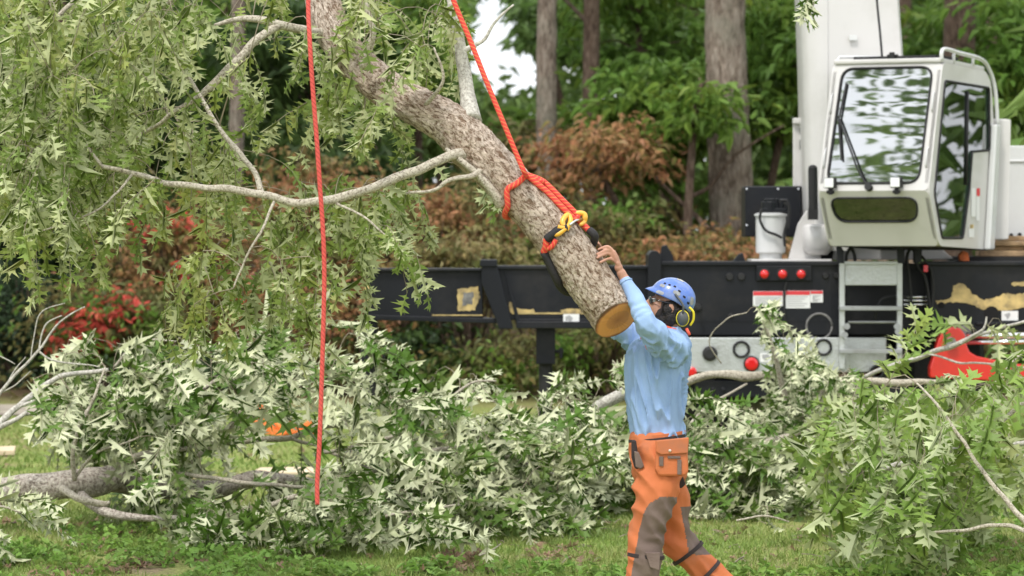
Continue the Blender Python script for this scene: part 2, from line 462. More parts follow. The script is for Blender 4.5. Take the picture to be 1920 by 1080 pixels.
# ---------------------------------------------------------------- leaves
def leaf_template(kind, seed):
    """returns (verts, tris) of a leaf of length 1 along +x, upper face +z"""
    rnd = random.Random(seed)
    if kind in ('oak', 'oak_thin'):
        half = [(0.0, .014), (0.07, .05), (0.12, .19), (0.17, .33), (0.22, .17), (0.26, .06), (0.32, .055),
                (0.36, .19), (0.38, .38), (0.46, .29), (0.58, .48), (0.56, .22), (0.54, .075), (0.61, .065),
                (0.68, .20), (0.77, .38), (0.79, .19), (0.91, .25), (0.83, .09), (0.88, .07), (0.93, .035), (1.0, .0)]
        if kind == 'oak_thin' or seed % 3 == 1:
            half = [(0.0, .012), (0.09, .03), (0.15, .15), (0.19, .30), (0.21, .14), (0.24, .04), (0.33, .035),
                    (0.40, .17), (0.42, .36), (0.47, .25), (0.60, .44), (0.53, .17), (0.53, .05), (0.63, .045),
                    (0.72, .17), (0.80, .34), (0.78, .15), (0.90, .20), (0.82, .06), (0.88, .05), (0.93, .03), (1.0, .0)]
    elif kind == 'maple':
        half = [(0.0, .01), (0.05, .2), (0.15, .38), (0.2, .25), (0.45, .48), (0.5, .2), (0.75, .22), (1.0, .0)]
    elif kind == 'oval':
        half = [(0.0, .01), (0.2, .2), (0.5, .27), (0.8, .15), (1.0, .0)]
    else:
        half = [(0.0, .01), (0.35, .3), (1.0, .0)]
    spine = [(1.0 - 0.2 * k, 0.0) for k in range(1, 5)] if kind[:3] == 'oak' else [(0.5, 0.0)]
    V, Fc = [], []
    curl = rnd.uniform(-0.5, 0.75); fold = rnd.uniform(0.0, 0.55); tw = rnd.uniform(-0.9, 0.9); bend = rnd.uniform(-0.16, 0.16)
    for sgn in (1, -1):
        js = [(x + rnd.uniform(-.03, .03) * (0 < i < len(half) - 1), y * rnd.uniform(.7, 1.2)) for i, (x, y) in enumerate(half)]
        poly = js + spine
        tris = tessellate_polygon([[Vector((x, y, 0)) for x, y in poly]])
        b = len(V)
        for x, y in poly:
            yy = y * sgn
            z = -curl * x * x + fold * abs(yy) + tw * x * yy
            V.append((x, yy + bend * x * x, z))
        for a, c, d in tris:
            pa, pc, pd = (V[b + k] for k in (a, c, d))
            cz = (pc[0] - pa[0]) * (pd[1] - pa[1]) - (pc[1] - pa[1]) * (pd[0] - pa[0])
            if abs(cz) < 1e-7: continue
            Fc.append((b + a, b + c, b + d) if cz > 0 else (b + a, b + d, b + c))
    if kind[:3] == 'oak':   # petiole
        b = len(V)
        V += [(-0.16, -0.008, 0.03), (-0.16, 0.008, 0.03), (0.02, 0.012, 0), (0.02, -0.012, 0)]
        Fc += [(b, b + 2, b + 1), (b, b + 3, b + 2)]
    return np.array(V, np.float32), np.array(Fc, np.int32)

TPL = {k: [leaf_template(k, s) for s in range(n)] for k, n in (('oak', 12), ('oak_thin', 10), ('maple', 3), ('oval', 3), ('chip', 2))}

def tri_mesh(name, V, T):
    me = bpy.data.meshes.new(name)
    me.vertices.add(len(V)); me.loops.add(T.size); me.polygons.add(len(T))
    me.vertices.foreach_set('co', V.astype(np.float32).ravel())
    me.loops.foreach_set('vertex_index', T.astype(np.int32).ravel())
    me.polygons.foreach_set('loop_start', np.arange(0, T.size, 3, dtype=np.int32))
    me.update(calc_edges=True)
    return me

def leaves(name, material, parent, pos, dr, nr, size, kind='oak', seed=0, tagk=None):
    """one mesh of many leaves; pos/dr/nr arrays (n,3), size (n,)"""
    rng = np.random.default_rng(seed)
    pos = np.asarray(pos, float); dr = np.asarray(dr, float); nr = np.asarray(nr, float); size = np.asarray(size, float)
    dr = dr / (np.linalg.norm(dr, axis=1, keepdims=True) + 1e-9)
    nr = nr - dr * (nr * dr).sum(1, keepdims=True)
    nr = nr / (np.linalg.norm(nr, axis=1, keepdims=True) + 1e-9)
    sd = np.cross(nr, dr)
    which = rng.integers(0, len(TPL[kind]), len(pos))
    Vs, Ts, off = [], [], 0
    for k, (tv, tf) in enumerate(TPL[kind]):
        idx = np.where(which == k)[0]
        if not len(idx): continue
        a = dr[idx] * size[idx, None]; b = sd[idx] * (size[idx] * rng.uniform(.8, 1.15, len(idx)))[:, None]; c = nr[idx] * size[idx, None]
        V = pos[idx][:, None, :] + tv[None, :, 0:1] * a[:, None, :] + tv[None, :, 1:2] * b[:, None, :] + tv[None, :, 2:3] * c[:, None, :]
        T = tf[None] + (np.arange(len(idx)) * len(tv))[:, None, None] + off
        Vs.append(V.reshape(-1, 3)); Ts.append(T.reshape(-1, 3)); off += len(idx) * len(tv)
    me = tri_mesh(name, np.concatenate(Vs), np.concatenate(Ts))
    return link(name, me, material, parent)

def unit(v):
    return v / (np.linalg.norm(v) + 1e-9)

class Growth:
    """limbs drawn by hand, twigs grown to every target, leaves along the last stretch of each twig"""
    def __init__(s, seed):
        s.rng = np.random.default_rng(seed)
        s.nodes = np.zeros((0, 3)); s.tb = MB(); s.lp = []; s.ld = []; s.ln = []; s.ls = []
        s.nr = np.zeros(0)
    def limb(s, pts, rad, node=True):
        s.nodes = np.vstack([s.nodes, np.array([tuple(p) for p in pts])])
        s.nr = np.concatenate([s.nr, np.array(rad)])
    def grow(s, targets, style, leaf=0.125, nl=(8, 13), L=(0.25, 0.5), drift=(0, 0, -1), rmin=0.0018, maxr=0.010, sag=0.12, flip=0.5, floor=None):
        """style 'hang' or 'heap'"""
        tg = np.array([tuple(t) for t in targets])
        d = [np.min(np.linalg.norm(s.nodes - t, axis=1)) for t in tg]
        rng = s.rng
        for i in np.argsort(d):
            t = tg[i]
            dd = np.linalg.norm(s.nodes - t, axis=1)
            j = int(np.argmin(dd)); a = s.nodes[j]; ln = dd[j]
            r0 = min(maxr, 0.002 + 0.0045 * ln, s.nr[j] * 0.8 + 0.0005)
            k = max(3, int(ln / 0.07))
            up = np.array([0, 0, sag * ln])
            side = rng.normal(size=3) * 0.06 * ln
            pts = []
            for q in range(k + 1):
                u = q / k
                pts.append(a * (1 - u) + t * u + (up + side) * math.sin(math.pi * u))
            # the leafy end
            dv = unit(unit(pts[-1] - pts[-2]) * 0.8 + np.array(drift) * 0.9 + rng.normal(size=3) * 0.35)
            Ls = rng.uniform(*L); n = rng.integers(*nl)
            m = 6; p = t.copy(); tw = [p.copy()]
            for q in range(m):
                dv = unit(dv + np.array(drift) * 0.16 + rng.normal(size=3) * 0.10)
                p = p + dv * Ls / m
                if floor is not None: p[2] = max(p[2], floor + 0.02)
                tw.append(p.copy())
            allp = pts + tw[1:]
            rr = [r0 * (1 - u) + rmin * u for u in np.linspace(0, 1, len(allp))]
            s.tb.tube(allp, rr, 5, caps=False)
            s.nodes = np.vstack([s.nodes, np.array(pts[2:])]); s.nr = np.concatenate([s.nr, np.array(rr[2:len(pts)])])
            az = rng.uniform(0, 6.28)
            for q in range(n):
                u = (q + rng.uniform(0, 1)) / n
                if rng.random() < 0.18 and len(pts) > 3:
                    qq = rng.integers(len(pts) // 2, len(pts)); pp = pts[qq]; td = unit(tw[1] - tw[0])
                else:
                    f = u * m; k0 = min(int(f), m - 1); pp = tw[k0] * (1 - f + k0) + tw[k0 + 1] * (f - k0); td = unit(tw[k0 + 1] - tw[k0])
                az += 2.4
                e1 = unit(np.cross(td, [0.3, 0.5, 0.8])); e2 = np.cross(td, e1)
                sidev = e1 * math.cos(az) + e2 * math.sin(az)
                if style == 'hang':
                    dr = td * 0.5 + sidev * 0.55 + np.array([0, 0, -0.75]) + rng.normal(size=3) * 0.22
                    nn = sidev * -0.6 + np.array([0, -0.2, 0.35]) + rng.normal(size=3) * 0.6
                    if rng.random() < flip: nn = -nn
                else:
                    dr = td * 1.1 + sidev * 0.6 + np.array(drift) * 0.45 + rng.normal(size=3) * 0.2
                    nn = np.array([0, -0.55, 0.7]) + rng.normal(size=3) * 0.5
                    if rng.random() < flip: nn = -nn
                if floor is not None and pp[2] < floor + 0.05: dr[2] = abs(dr[2])
                s.lp.append(pp); s.ld.append(dr); s.ln.append(nn); s.ls.append(leaf * rng.uniform(0.7, 1.2))
    def done(s, parent, wood, leafm, seed=0, kind='oak_thin'):
        s.tb.build('twigs', wood, parent, smooth=True)
        leaves('foliage', leafm, parent, s.lp, s.ld, s.ln, s.ls, kind, seed)

def targets(rng, ells, Yr, dx=0, dy=0, dens=1.0):
    out = []
    for e in ells:
        e = (e[0] + dx, e[1] + dy, e[2], e[3], max(1, int(e[4] * dens))) + tuple(e[5:])
        cx, cy, rx, ry, n = e[:5]
        y0, y1 = e[5:7] if len(e) > 5 else Yr
        for _ in range(n):
            a = rng.uniform(0, 6.283); r = math.sqrt(rng.uniform(0, 1))
            qx, qy = cx + rx * r * math.cos(a), cy + ry * r * math.sin(a)
            Yq = rng.uniform(y0, y1)
            if dx < 0 and 395 < qx < 610 and 745 < qy < 885: continue      # the open window between the mounds
            out.append(P(qx, qy, Yq))
    return out

# ---------------------------------------------------------------- ground
def gz(x, y):
    """height of the ground"""
    pts = [(-40, -0.3), (0, -0.25), (12, -0.12), (20, 0.0), (23, 0.11), (25.3, 0.2), (30, 0.3), (36, 0.4), (42, 0.6), (60, 1.0), (85, 1.6), (110, 2.2), (160, 2.4), (400, 2.4)]
    for (a, za), (b, zb) in zip(pts, pts[1:]):
        if y <= b:
            t = max(0, (y - a) / (b - a)); z = za + (zb - za) * t; break
    else: z = 2.4
    return z + 0.02 * noise.noise(Vector((x * 0.5, y * 0.5, 0)))

def ground_mesh():
    ys = list(np.arange(-40, 16, 4)) + list(np.arange(16, 48, 0.4)) + list(np.arange(48, 170, 4)) + [200, 260, 400]
    xs = [-200, -120, -70, -40, -25] + list(np.arange(-16, 16.1, 0.5)) + [25, 40, 70, 120, 200]
    V = [(x, y, gz(x, y)) for y in ys for x in xs]
    nx = len(xs)
    Fc = [(j * nx + i, j * nx + i + 1, (j + 1) * nx + i + 1, (j + 1) * nx + i) for j in range(len(ys) - 1) for i in range(nx - 1)]
    me = bpy.data.meshes.new('ground'); me.from_pydata(V, [], Fc)
    m = bpy.data.materials.new('lawn soil'); m.use_nodes = True
    t = m.node_tree; b = t.nodes['Principled BSDF']; L = t.links.new
    b.inputs['Roughness'].default_value = 0.95; b.inputs['Specular IOR Level'].default_value = 0.1
    tcn = t.nodes.new('ShaderNodeTexCoord')
    n1 = t.nodes.new('ShaderNodeTexNoise'); n1.inputs['Scale'].default_value = 0.9; n1.inputs['Detail'].default_value = 8; n1.inputs['Roughness'].default_value = 0.7
    L(tcn.outputs['Object'], n1.inputs['Vector'])
    cr = t.nodes.new('ShaderNodeValToRGB')
    cr.color_ramp.elements[0].position = 0.36; cr.color_ramp.elements[0].color = (0.26, 0.20, 0.13, 1)
    cr.color_ramp.elements[1].position = 0.62; cr.color_ramp.elements[1].color = (0.19, 0.26, 0.06, 1)
    e = cr.color_ramp.elements.new(0.46); e.color = (0.27, 0.29, 0.10, 1)
    L(n1.outputs['Fac'], cr.inputs[0])
    n2 = t.nodes.new('ShaderNodeTexNoise'); n2.inputs['Scale'].default_value = 45; n2.inputs['Detail'].default_value = 4
    L(tcn.outputs['Object'], n2.inputs['Vector'])
    r = t.nodes.new('ShaderNodeMapRange'); r.inputs[1].default_value = 0.3; r.inputs[2].default_value = 0.7; r.inputs[3].default_value = 0.55; r.inputs[4].default_value = 1.35
    L(n2.outputs['Fac'], r.inputs[0])
    mu = t.nodes.new('ShaderNodeMixRGB'); mu.blend_type = 'MULTIPLY'; mu.inputs[0].default_value = 1
    L(cr.outputs[0], mu.inputs[1]); L(r.outputs[0], mu.inputs[2])
    # leaf litter under the trees beyond the lawn
    sx = t.nodes.new('ShaderNodeSeparateXYZ'); L(tcn.outputs['Object'], sx.inputs[0])
    r2 = t.nodes.new('ShaderNodeMapRange'); r2.inputs[1].default_value = 36.5; r2.inputs[2].default_value = 38.5
    L(sx.outputs['Y'], r2.inputs[0])
    mm = t.nodes.new('ShaderNodeMixRGB'); mm.inputs[2].default_value = (0.12, 0.085, 0.05, 1)
    L(r2.outputs[0], mm.inputs[0]); L(mu.outputs[0], mm.inputs[1]); L(mm.outputs[0], b.inputs['Base Color'])
    bn = t.nodes.new('ShaderNodeBump'); bn.inputs['Strength'].default_value = 0.7; bn.inputs['Distance'].default_value = 0.03
    L(n2.outputs['Fac'], bn.inputs['Height']); L(bn.outputs[0], b.inputs['Normal'])
    o = link('ground', me, m, None, smooth=True, recenter=False)
    tag(o, kind='structure')
    # dirt track beyond the lawn
    V, Fc = [], []
    xs = np.arange(-14, -3.4, 0.5)
    for x in xs:
        w = 0.15 * math.sin(x * 1.3)
        for y in (35.6 + w, 36.3 + w, 36.9 + w * 0.6): V.append((x, y, gz(x, y) + 0.012))
    for i in range(len(xs) - 1):
        for k in range(2):
            a = i * 3 + k; Fc.append((a, a + 3, a + 4, a + 1))
    me = bpy.data.meshes.new('path'); me.from_pydata(V, [], Fc)
    o = link('path', me, mat('track dirt', (0.36, 0.31, 0.25), 0.95, noise_amt=0.35, noise_scale=4, bump=0.6, bump_scale=20), None, recenter=False)
    tag(o, kind='structure')
ground_mesh()

def scatter_ground():
    rng = np.random.default_rng(5)
    # grass blades: visible strip, then the far lawn
    n = 70000
    y = np.concatenate([rng.uniform(21.3, 27, n), rng.uniform(27, 36, 26000)])
    x = rng.uniform(-1, 1, len(y)) * y * 0.145
    keep = np.array([noise.noise(Vector((a * 0.8, b * 0.8, 3))) > -0.33 + 0.3 * rng.random() - 0.15 for a, b in zip(x, y)])
    x, y = x[keep], y[keep]; n = len(x)
    z = np.array([gz(a, b) for a, b in zip(x, y)])
    h = rng.uniform(0.02, 0.055, n); az = rng.uniform(0, 6.283, n); w = rng.uniform(0.002, 0.0045, n) * (1 + (y > 27) * 1.2)
    lean = rng.normal(0, 0.5, (n, 2))
    c, s = np.cos(az), np.sin(az)
    base = np.stack([x, y, z - 0.005], 1)
    v0 = base + np.stack([c * w, s * w, 0 * w], 1); v1 = base - np.stack([c * w, s * w, 0 * w], 1)
    mid = base + np.stack([lean[:, 0] * h * .35, lean[:, 1] * h * .35, h * .6], 1)
    v2 = mid - np.stack([c * w, s * w, 0 * w], 1) * .8; v3 = mid + np.stack([c * w, s * w, 0 * w], 1) * .8
    v4 = base + np.stack([lean[:, 0] * h * 1.1, lean[:, 1] * h * 1.1, h], 1)
    V = np.stack([v0, v1, v2, v3, v4], 1).reshape(-1, 3)
    o5 = (np.arange(n) * 5)[:, None, None]
    T = (np.array([[0, 1, 2], [0, 2, 3], [3, 2, 4]])[None] + o5).reshape(-1, 3)
    o = link('grass', tri_mesh('grass', V, T), M['grass'], None, recenter=False)
    tag(o, 'short patchy lawn grass between and in front of the cut branches', 'grass', kind='stuff')
    # broad-leaved weeds along the front edge
    def patch(name, label, cat, cells, matn, kind, size, zz, seed, up=0.7):
        rg = np.random.default_rng(seed)
        p, d, nn, sz = [], [], [], []
        for (px0, px1, Y0, Y1, cnt) in cells:
            for _ in range(cnt):
                Y = rg.uniform(Y0, Y1); X = (rg.uniform(px0, px1) - 960) * Y / F
                if noise.noise(Vector((X * 2.2, Y * 2.2, 9))) < 0.0: continue
                H = rg.uniform(0.0, zz)
                p.append((X, Y, gz(X, Y) + 0.006 + H)); a = rg.uniform(0, 6.283)
                d.append((math.cos(a), math.sin(a), rg.normal() * 0.3 + 0.1)); nn.append((rg.normal() * .5, rg.normal() * .5 - 0.3, up)); sz.append(size * rg.uniform(.6, 1.3))
        o = leaves(name, M[matn], None, p, d, nn, sz, kind, seed)
        tag(o, label, cat, kind='stuff')
    patch('ground_cover', 'low bright green broad-leaved weeds along the front of the lawn', 'weeds',
          [(-40, 560, 21.4, 23.4, 2200), (560, 860, 21.4, 22.5, 1700), (900, 1960, 21.4, 22.5, 3000), (-40, 300, 22.5, 24.6, 900), (1650, 1960, 22.5, 25, 900), (180, 420, 33, 35.5, 600)], 'weed_leaf', 'maple', 0.048, 0.085, 11)
    patch('leaf_litter', 'scattered dry brown leaves on the lawn', 'fallen leaves',
          [(-40, 700, 21.5, 25, 500), (760, 900, 22.2, 23.2, 260), (0, 300, 21.6, 22.8, 300), (1000, 1300, 22.4, 24, 60), (900, 1960, 21.5, 25, 200), (-40, 1960, 25, 34, 300)], 'dead_leaf', 'oak', 0.075, 0.02, 12, up=1.5)
    # snapped twigs and bark chips left on the lawn
    rnd = random.Random(8); b = MB()
    for _ in range(230):
        Y = rnd.uniform(21.6, 25.5); X = rnd.uniform(-1, 1) * Y * .135; z = gz(X, Y) + rnd.uniform(.006, .02); a = rnd.uniform(0, 3.14); l = rnd.uniform(.015, .13)
        d = Vector((math.cos(a), math.sin(a), rnd.uniform(-.1, .3))) * l; p = Vector((X, Y, z))
        b.tube([p, p + d * .5 + Vector((0, 0, .006)), p + d], rnd.uniform(.0016, .005), 4)
    tag(b.build('twig_debris', M['twig'], None), 'snapped twigs and bark chips scattered on the lawn', 'debris', kind='stuff')
scatter_ground()

# ---------------------------------------------------------------- the oak section hanging from the crane
def ring_path(c, ax, r, n=28, a0=0, a1=6.2832, ref=None, wob=0.0):
    ax = Vector(ax).normalized()
    u = Vector(ref) if ref else Vector((0, -1, 0))
    if abs(u.dot(ax)) > .98: u = Vector((1, 0, 0))
    u = (u - ax * u.dot(ax)).normalized(); w = ax.cross(u)
    return [Vector(c) + (u * math.cos(a0 + (a1 - a0) * i / n) + w * math.sin(a0 + (a1 - a0) * i / n)) * (r + wob * math.sin(i * 1.7)) for i in range(n + 1)]

TR_PX = [(560, -260, 21.0, 36), (585, -120, 20.7, 38), (605, 0, 20.45, 32), (640, 85, 20.3, 33), (715, 160, 20.15, 35), (790, 204, 20.0, 36), (842, 234, 19.97, 41), (882, 272, 19.95, 46), (918, 306, 19.92, 43), (957, 346, 19.9, 42), (1030, 424, 19.87, 44), (1101, 521, 19.85, 45), (1155, 599, 19.84, 44)]
TR_P, TR_R = catmull([P(a, b, c) for a, b, c, r in TR_PX], [r * c / F for a, b, c, r in TR_PX], 22)
TR_AX_END = (TR_P[-1] - TR_P[-6]).normalized()

def trunk_at(px):
    """centre, axis and radius of the hanging trunk where its centre line crosses the photo column px"""
    for i in range(1, len(TR_P)):
        c = TR_P[i]
        if 960 + c.x * F / c.y >= px:
            return c, (TR_P[min(i + 2, len(TR_P) - 1)] - TR_P[i - 2]).normalized(), TR_R[i]

def hero_trunk(parent):
    s = MB(); pts, rad = TR_P, TR_R
    # finer stations
    q, rr = [], []
    for i in range(len(pts) - 1):
        for k in range(2):
            q.append(pts[i].lerp(pts[i + 1], k / 2)); rr.append(rad[i] * (1 - k / 2) + rad[i + 1] * k / 2)
    q.append(pts[-1]); rr.append(rad[-1])
    seg = 90
    n = len(q); u = Vector((0, 1, 0.2)); L = 0
    for i in range(n):
        T = (q[min(i + 1, n - 1)] - q[max(i - 1, 0)]).normalized()
        u = (u - T * u.dot(T)).normalized(); w = T.cross(u)
        if i: L += (q[i] - q[i - 1]).length
        for k in range(seg):
            a = 2 * math.pi * k / seg
            d = u * math.cos(a) + w * math.sin(a)
            r = rr[i]
            big = noise.noise(Vector((d.x * 1.2, d.z * 1.2, L * 2.2))) * 0.05
            # bark plates, longer along the trunk than round it
            pl = noise.voronoi(Vector((math.cos(a) * 3.6, math.sin(a) * 3.6, L * 17)))[0]
            crack = min(1.0, (pl[1] - pl[0]) * 3.2)
            fine = noise.fractal(Vector((math.cos(a) * 7, math.sin(a) * 7, L * 40)), 0.8, 2.0, 3)
            rg = abs(noise.noise(Vector((math.cos(a) * 4.4, math.sin(a) * 4.4, L * 11)))) * 3.4
            r = r * (1 + big) + 0.0045 * (min(1, rg) - 0.5) + 0.0016 * (crack - .5) + 0.0028 * fine
            if i > n - 26:   # the saw went through at a slant: the near side is shorter
                sh = -0.58 * rr[i] * (-d.y) * ((i - (n - 26)) / 25.0)
                s.uv[len(s.v)] = (k / seg, L)
                s.v.append(tuple(q[i] + d * r + T * sh)); continue
            # knuckle where the limb leaves
            s.uv[len(s.v)] = (k / seg, L)
            s.v.append(tuple(q[i] + d * r))
    for i in range(n - 1):
        for k in range(seg):
            k2 = (k + 1) % seg
            s.f.append((i * seg + k, i * seg + k2, (i + 1) * seg + k2, (i + 1) * seg + k)); s.m.append(0)
    s.f.append(tuple(range(seg))[::-1]); s.m.append(0)
    rim = [(n - 1) * seg + k for k in range(seg)]
    o = s.build('trunk', M['bark'], parent, smooth=True)
    # the sawn end, its own slightly irregular disc with a bark rim left round it
    e = q[-1]; T = TR_AX_END
    sl = (T * 1.0 + Vector((0.0, -0.34, -0.10))).normalized()   # saw cut a little off square, facing down and to the viewer
    rings = MB()
    c = Vector((0, 0, 0))
    for k in rim: c += Vector(s.v[k])
    c = c / seg
    b = []
    for rr_ in (1.0, 0.75, 0.5, 0.25):
        for k in rim:
            p = c + (Vector(s.v[k]) - c) * (0.985 * rr_) + T * 0.004
            rings.v.append(tuple(p))
    for j in range(3):
        for k in range(seg):
            k2 = (k + 1) % seg
            rings.f.append((j * seg + k, j * seg + k2, (j + 1) * seg + k2, (j + 1) * seg + k)); rings.m.append(0)
    rings.f.append(tuple(3 * seg + k for k in range(seg))); rings.m.append(0)
    # close the trunk
    me = o.data
    bm = bmesh.new(); bm.from_mesh(me); bm.verts.ensure_lookup_table()
    bm.faces.new([bm.verts[k] for k in rim]); bm.to_mesh(me); bm.free()
    m = bpy.data.materials.new('sawn oak'); m.use_nodes = True
    t = m.node_tree; bs = t.nodes['Principled BSDF']; Lk = t.links.new
    bs.inputs['Roughness'].default_value = 0.75
    org = origin_of(parent); cl = c - org
    tcn = t.nodes.new('ShaderNodeTexCoord'); vm = t.nodes.new('ShaderNodeVectorMath'); vm.operation = 'SUBTRACT'
    vm.inputs[1].default_value = cl + Vector((0.015, 0, -0.01))
    Lk(tcn.outputs['Object'], vm.inputs[0])
    nn = t.nodes.new('ShaderNodeTexNoise'); nn.inputs['Scale'].default_value = 9; nn.inputs['Detail'].default_value = 3
    Lk(tcn.outputs['Object'], nn.inputs['Vector'])
    vl = t.nodes.new('ShaderNodeVectorMath'); vl.operation = 'LENGTH'; Lk(vm.outputs[0], vl.inputs[0])
    ad = t.nodes.new('ShaderNodeMath'); ad.operation = 'MULTIPLY_ADD'; ad.inputs[1].default_value = 0.035; Lk(nn.outputs['Fac'], ad.inputs[0]); Lk(vl.outputs['Value'], ad.inputs[2])
    cr = t.nodes.new('ShaderNodeValToRGB')
    els = [(0.0, (0.34, 0.14, 0.045)), (0.30, (0.50, 0.215, 0.07)), (0.52, (0.56, 0.25, 0.08)), (0.56, (0.70, 0.31, 0.085)), (0.86, (0.72, 0.33, 0.10)), (0.93, (0.50, 0.20, 0.07)), (1.0, (0.2, 0.09, 0.04))]
    cr.color_ramp.elements[0].position = 0; cr.color_ramp.elements[0].color = (*els[0][1], 1)
    cr.color_ramp.elements[1].position = 1; cr.color_ramp.elements[1].color = (*els[-1][1], 1)
    for p_, c_ in els[1:-1]:
        e_ = cr.color_ramp.elements.new(p_); e_.color = (*c_, 1)
    mr = t.nodes.new('ShaderNodeMapRange'); mr.inputs[1].default_value = 0.01; mr.inputs[2].default_value = 0.148
    Lk(ad.outputs[0], mr.inputs[0]); Lk(mr.outputs[0], cr.inputs[0])
    sn = t.nodes.new('ShaderNodeMath'); sn.operation = 'MULTIPLY'; sn.inputs[1].default_value = 900; Lk(ad.outputs[0], sn.inputs[0])
    s2 = t.nodes.new('ShaderNodeMath'); s2.operation = 'SINE'; Lk(sn.outputs[0], s2.inputs[0])
    r2 = t.nodes.new('ShaderNodeMapRange'); r2.inputs[1].default_value = -1; r2.inputs[3].default_value = 0.86; r2.inputs[4].default_value = 1.08
    Lk(s2.outputs[0], r2.inputs[0])
    mu = t.nodes.new('ShaderNodeMixRGB'); mu.blend_type = 'MULTIPLY'; mu.inputs[0].default_value = 1
    Lk(cr.outputs[0], mu.inputs[1]); Lk(r2.outputs[0], mu.inputs[2]); Lk(mu.outputs[0], bs.inputs['Base Color'])
    rings.build('cut_face', m, parent)

def suspended_oak():
    root = thing('oak_tree_section', (TR_P[-1].x, TR_P[-1].y, TR_P[-1].z - 0.15), 'leafy oak trunk section hanging tilted from the red rope, cut end beside the worker', 'tree section')
    hero_trunk(root)
    g = Growth(21)
    def px(lst): return [P(a, b, c) for a, b, c, r in lst], [r * c / F for a, b, c, r in lst]
    limbs = {
     'a': [(868, 288, 19.86, 13), (842, 294, 19.8, 10), (780, 320, 19.7, 9.5), (690, 355, 19.6, 9), (640, 370, 19.6, 9), (590, 379, 19.55, 8.5), (540, 378, 19.6, 8), (480, 361, 19.6, 7.5), (400, 352, 19.6, 7), (320, 346, 19.6, 6), (250, 325, 19.7, 5), (190, 312, 19.7, 4.5)],
     'b': [(605, 62, 20.3, 11), (575, 58, 20.2, 9), (522, 45, 20.1, 8), (460, 35, 20.1, 6), (400, 50, 20.1, 3.5)],
     'c': [(522, 47, 20.1, 8), (478, 78, 20.05, 7.5), (430, 128, 20.0, 7.5), (385, 170, 20, 6.5), (340, 200, 20.0, 5), (300, 230, 20.1, 4), (250, 262, 20.2, 3)],
     'd': [(492, 364, 19.6, 6.5), (478, 325, 19.65, 5.5), (450, 288, 19.7, 5), (410, 240, 19.8, 4.5), (370, 172, 19.95, 4.2), (335, 110, 20, 3.5), (285, 62, 20.1, 2.5)],
     'e': [(905, 318, 19.85, 7), (880, 330, 19.75, 5), (840, 338, 19.7, 4.2), (815, 356, 19.7, 3.5), (762, 364, 19.7, 2.5)],
     'f': [(838, 280, 19.86, 4), (862, 298, 19.82, 6), (893, 326, 19.80, 7), (925, 362, 19.81, 9), (938, 382, 19.84, 13)],
     'g': [(885, 225, 19.95, 22), (878, 180, 20.05, 15), (868, 120, 20.1, 12), (858, 60, 20.1, 10), (848, 0, 20.1, 9), (838, -120, 20.2, 8)],
     'h': [(868, 95, 20.1, 6), (905, 78, 20.1, 3.5), (928, 40, 20.1, 2.6), (962, 8, 20.1, 1.8)],
     'i': [(190, 312, 19.7, 3.5), (165, 275, 19.7, 2.6), (135, 215, 19.75, 1.6)],
     'j': [(590, -60, 20.6, 16), (480, -110, 20.5, 13), (330, -150, 20.3, 11), (160, -130, 20.2, 9), (0, -60, 20.0, 7), (-120, 40, 19.9, 5)],
     'k': [(330, -150, 20.6, 9), (210, -60, 20.5, 6), (100, 40, 20.4, 4), (20, 160, 20.3, 3), (-40, 280, 20.2, 2)],
     'l': [(480, -110, 20.5, 9), (360, -40, 20.7, 7), (230, 90, 20.8, 5), (130, 200, 20.8, 4)],
     'm': [(250, 325, 19.7, 3), (200, 380, 19.6, 2.2), (120, 420, 19.6, 1.8), (60, 440, 19.6, 1.4)],
     'n': [(515, 380, 19.6, 3.4), (490, 430, 19.5, 2.5), (458, 490, 19.5, 2.2), (440, 540, 19.5, 1.6)],
     'o': [(620, 375, 19.6, 3), (680, 405, 19.5, 2.2), (735, 450, 19.5, 1.6)],
     'q': [(680, 128, 20.0, 9), (700, 60, 19.9, 6), (680, -20, 19.9, 5), (720, -90, 19.9, 4)],
     'r': [(800, 198, 19.9, 5), (830, 150, 19.8, 3), (815, 90, 19.8, 2)],
    }
    for k, l in limbs.items():
        p, r = px(l)
        rad = r
        p, r = catmull(p, rad, 5)
        mb = MB(); 
        # knobbly limbs
        p = [q + Vector(noise.noise_vector(q * 9)) * 0.010 for q in p]
        mb.tube(p, r, 10, nz=0.16)
        mb.build('limb', M['bark_pale'] if k in 'gh' else M['bark_limb'], root, smooth=True)
        if k not in 'gh': g.limb(p[3:], r[3:])
    rng = g.rng
    e1 = [  # dense upper-left curtain
      (80, 60, 120, 100, 42), (240, 60, 110, 90, 38), (60, 220, 110, 110, 50), (200, 200, 90, 100, 38), (120, 340, 130, 70, 36),
      (30, 380, 60, 80, 15), (330, 60, 70, 50, 8), (300, 260, 40, 40, 6), (230, 390, 70, 30, 10), (70, 440, 80, 30, 12),
      (460, 150, 50, 30, 4), (575, 110, 30, 40, 4), (520, 0, 60, 20, 5), (660, 130, 30, 40, 5), (640, 210, 60, 40, 10), (690, 40, 50, 50, 9),
      (820, 90, 24, 50, 7), (795, 120, 20, 40, 4), (370, 300, 60, 30, 8), (420, 330, 40, 24, 5)]
    g.grow(targets(rng, e1, (19.35, 21.8), 10, -45, 1.0), 'hang', leaf=0.13, nl=(8, 13), L=(0.22, 0.42), drift=(-0.15, 0, -1), flip=0.5)
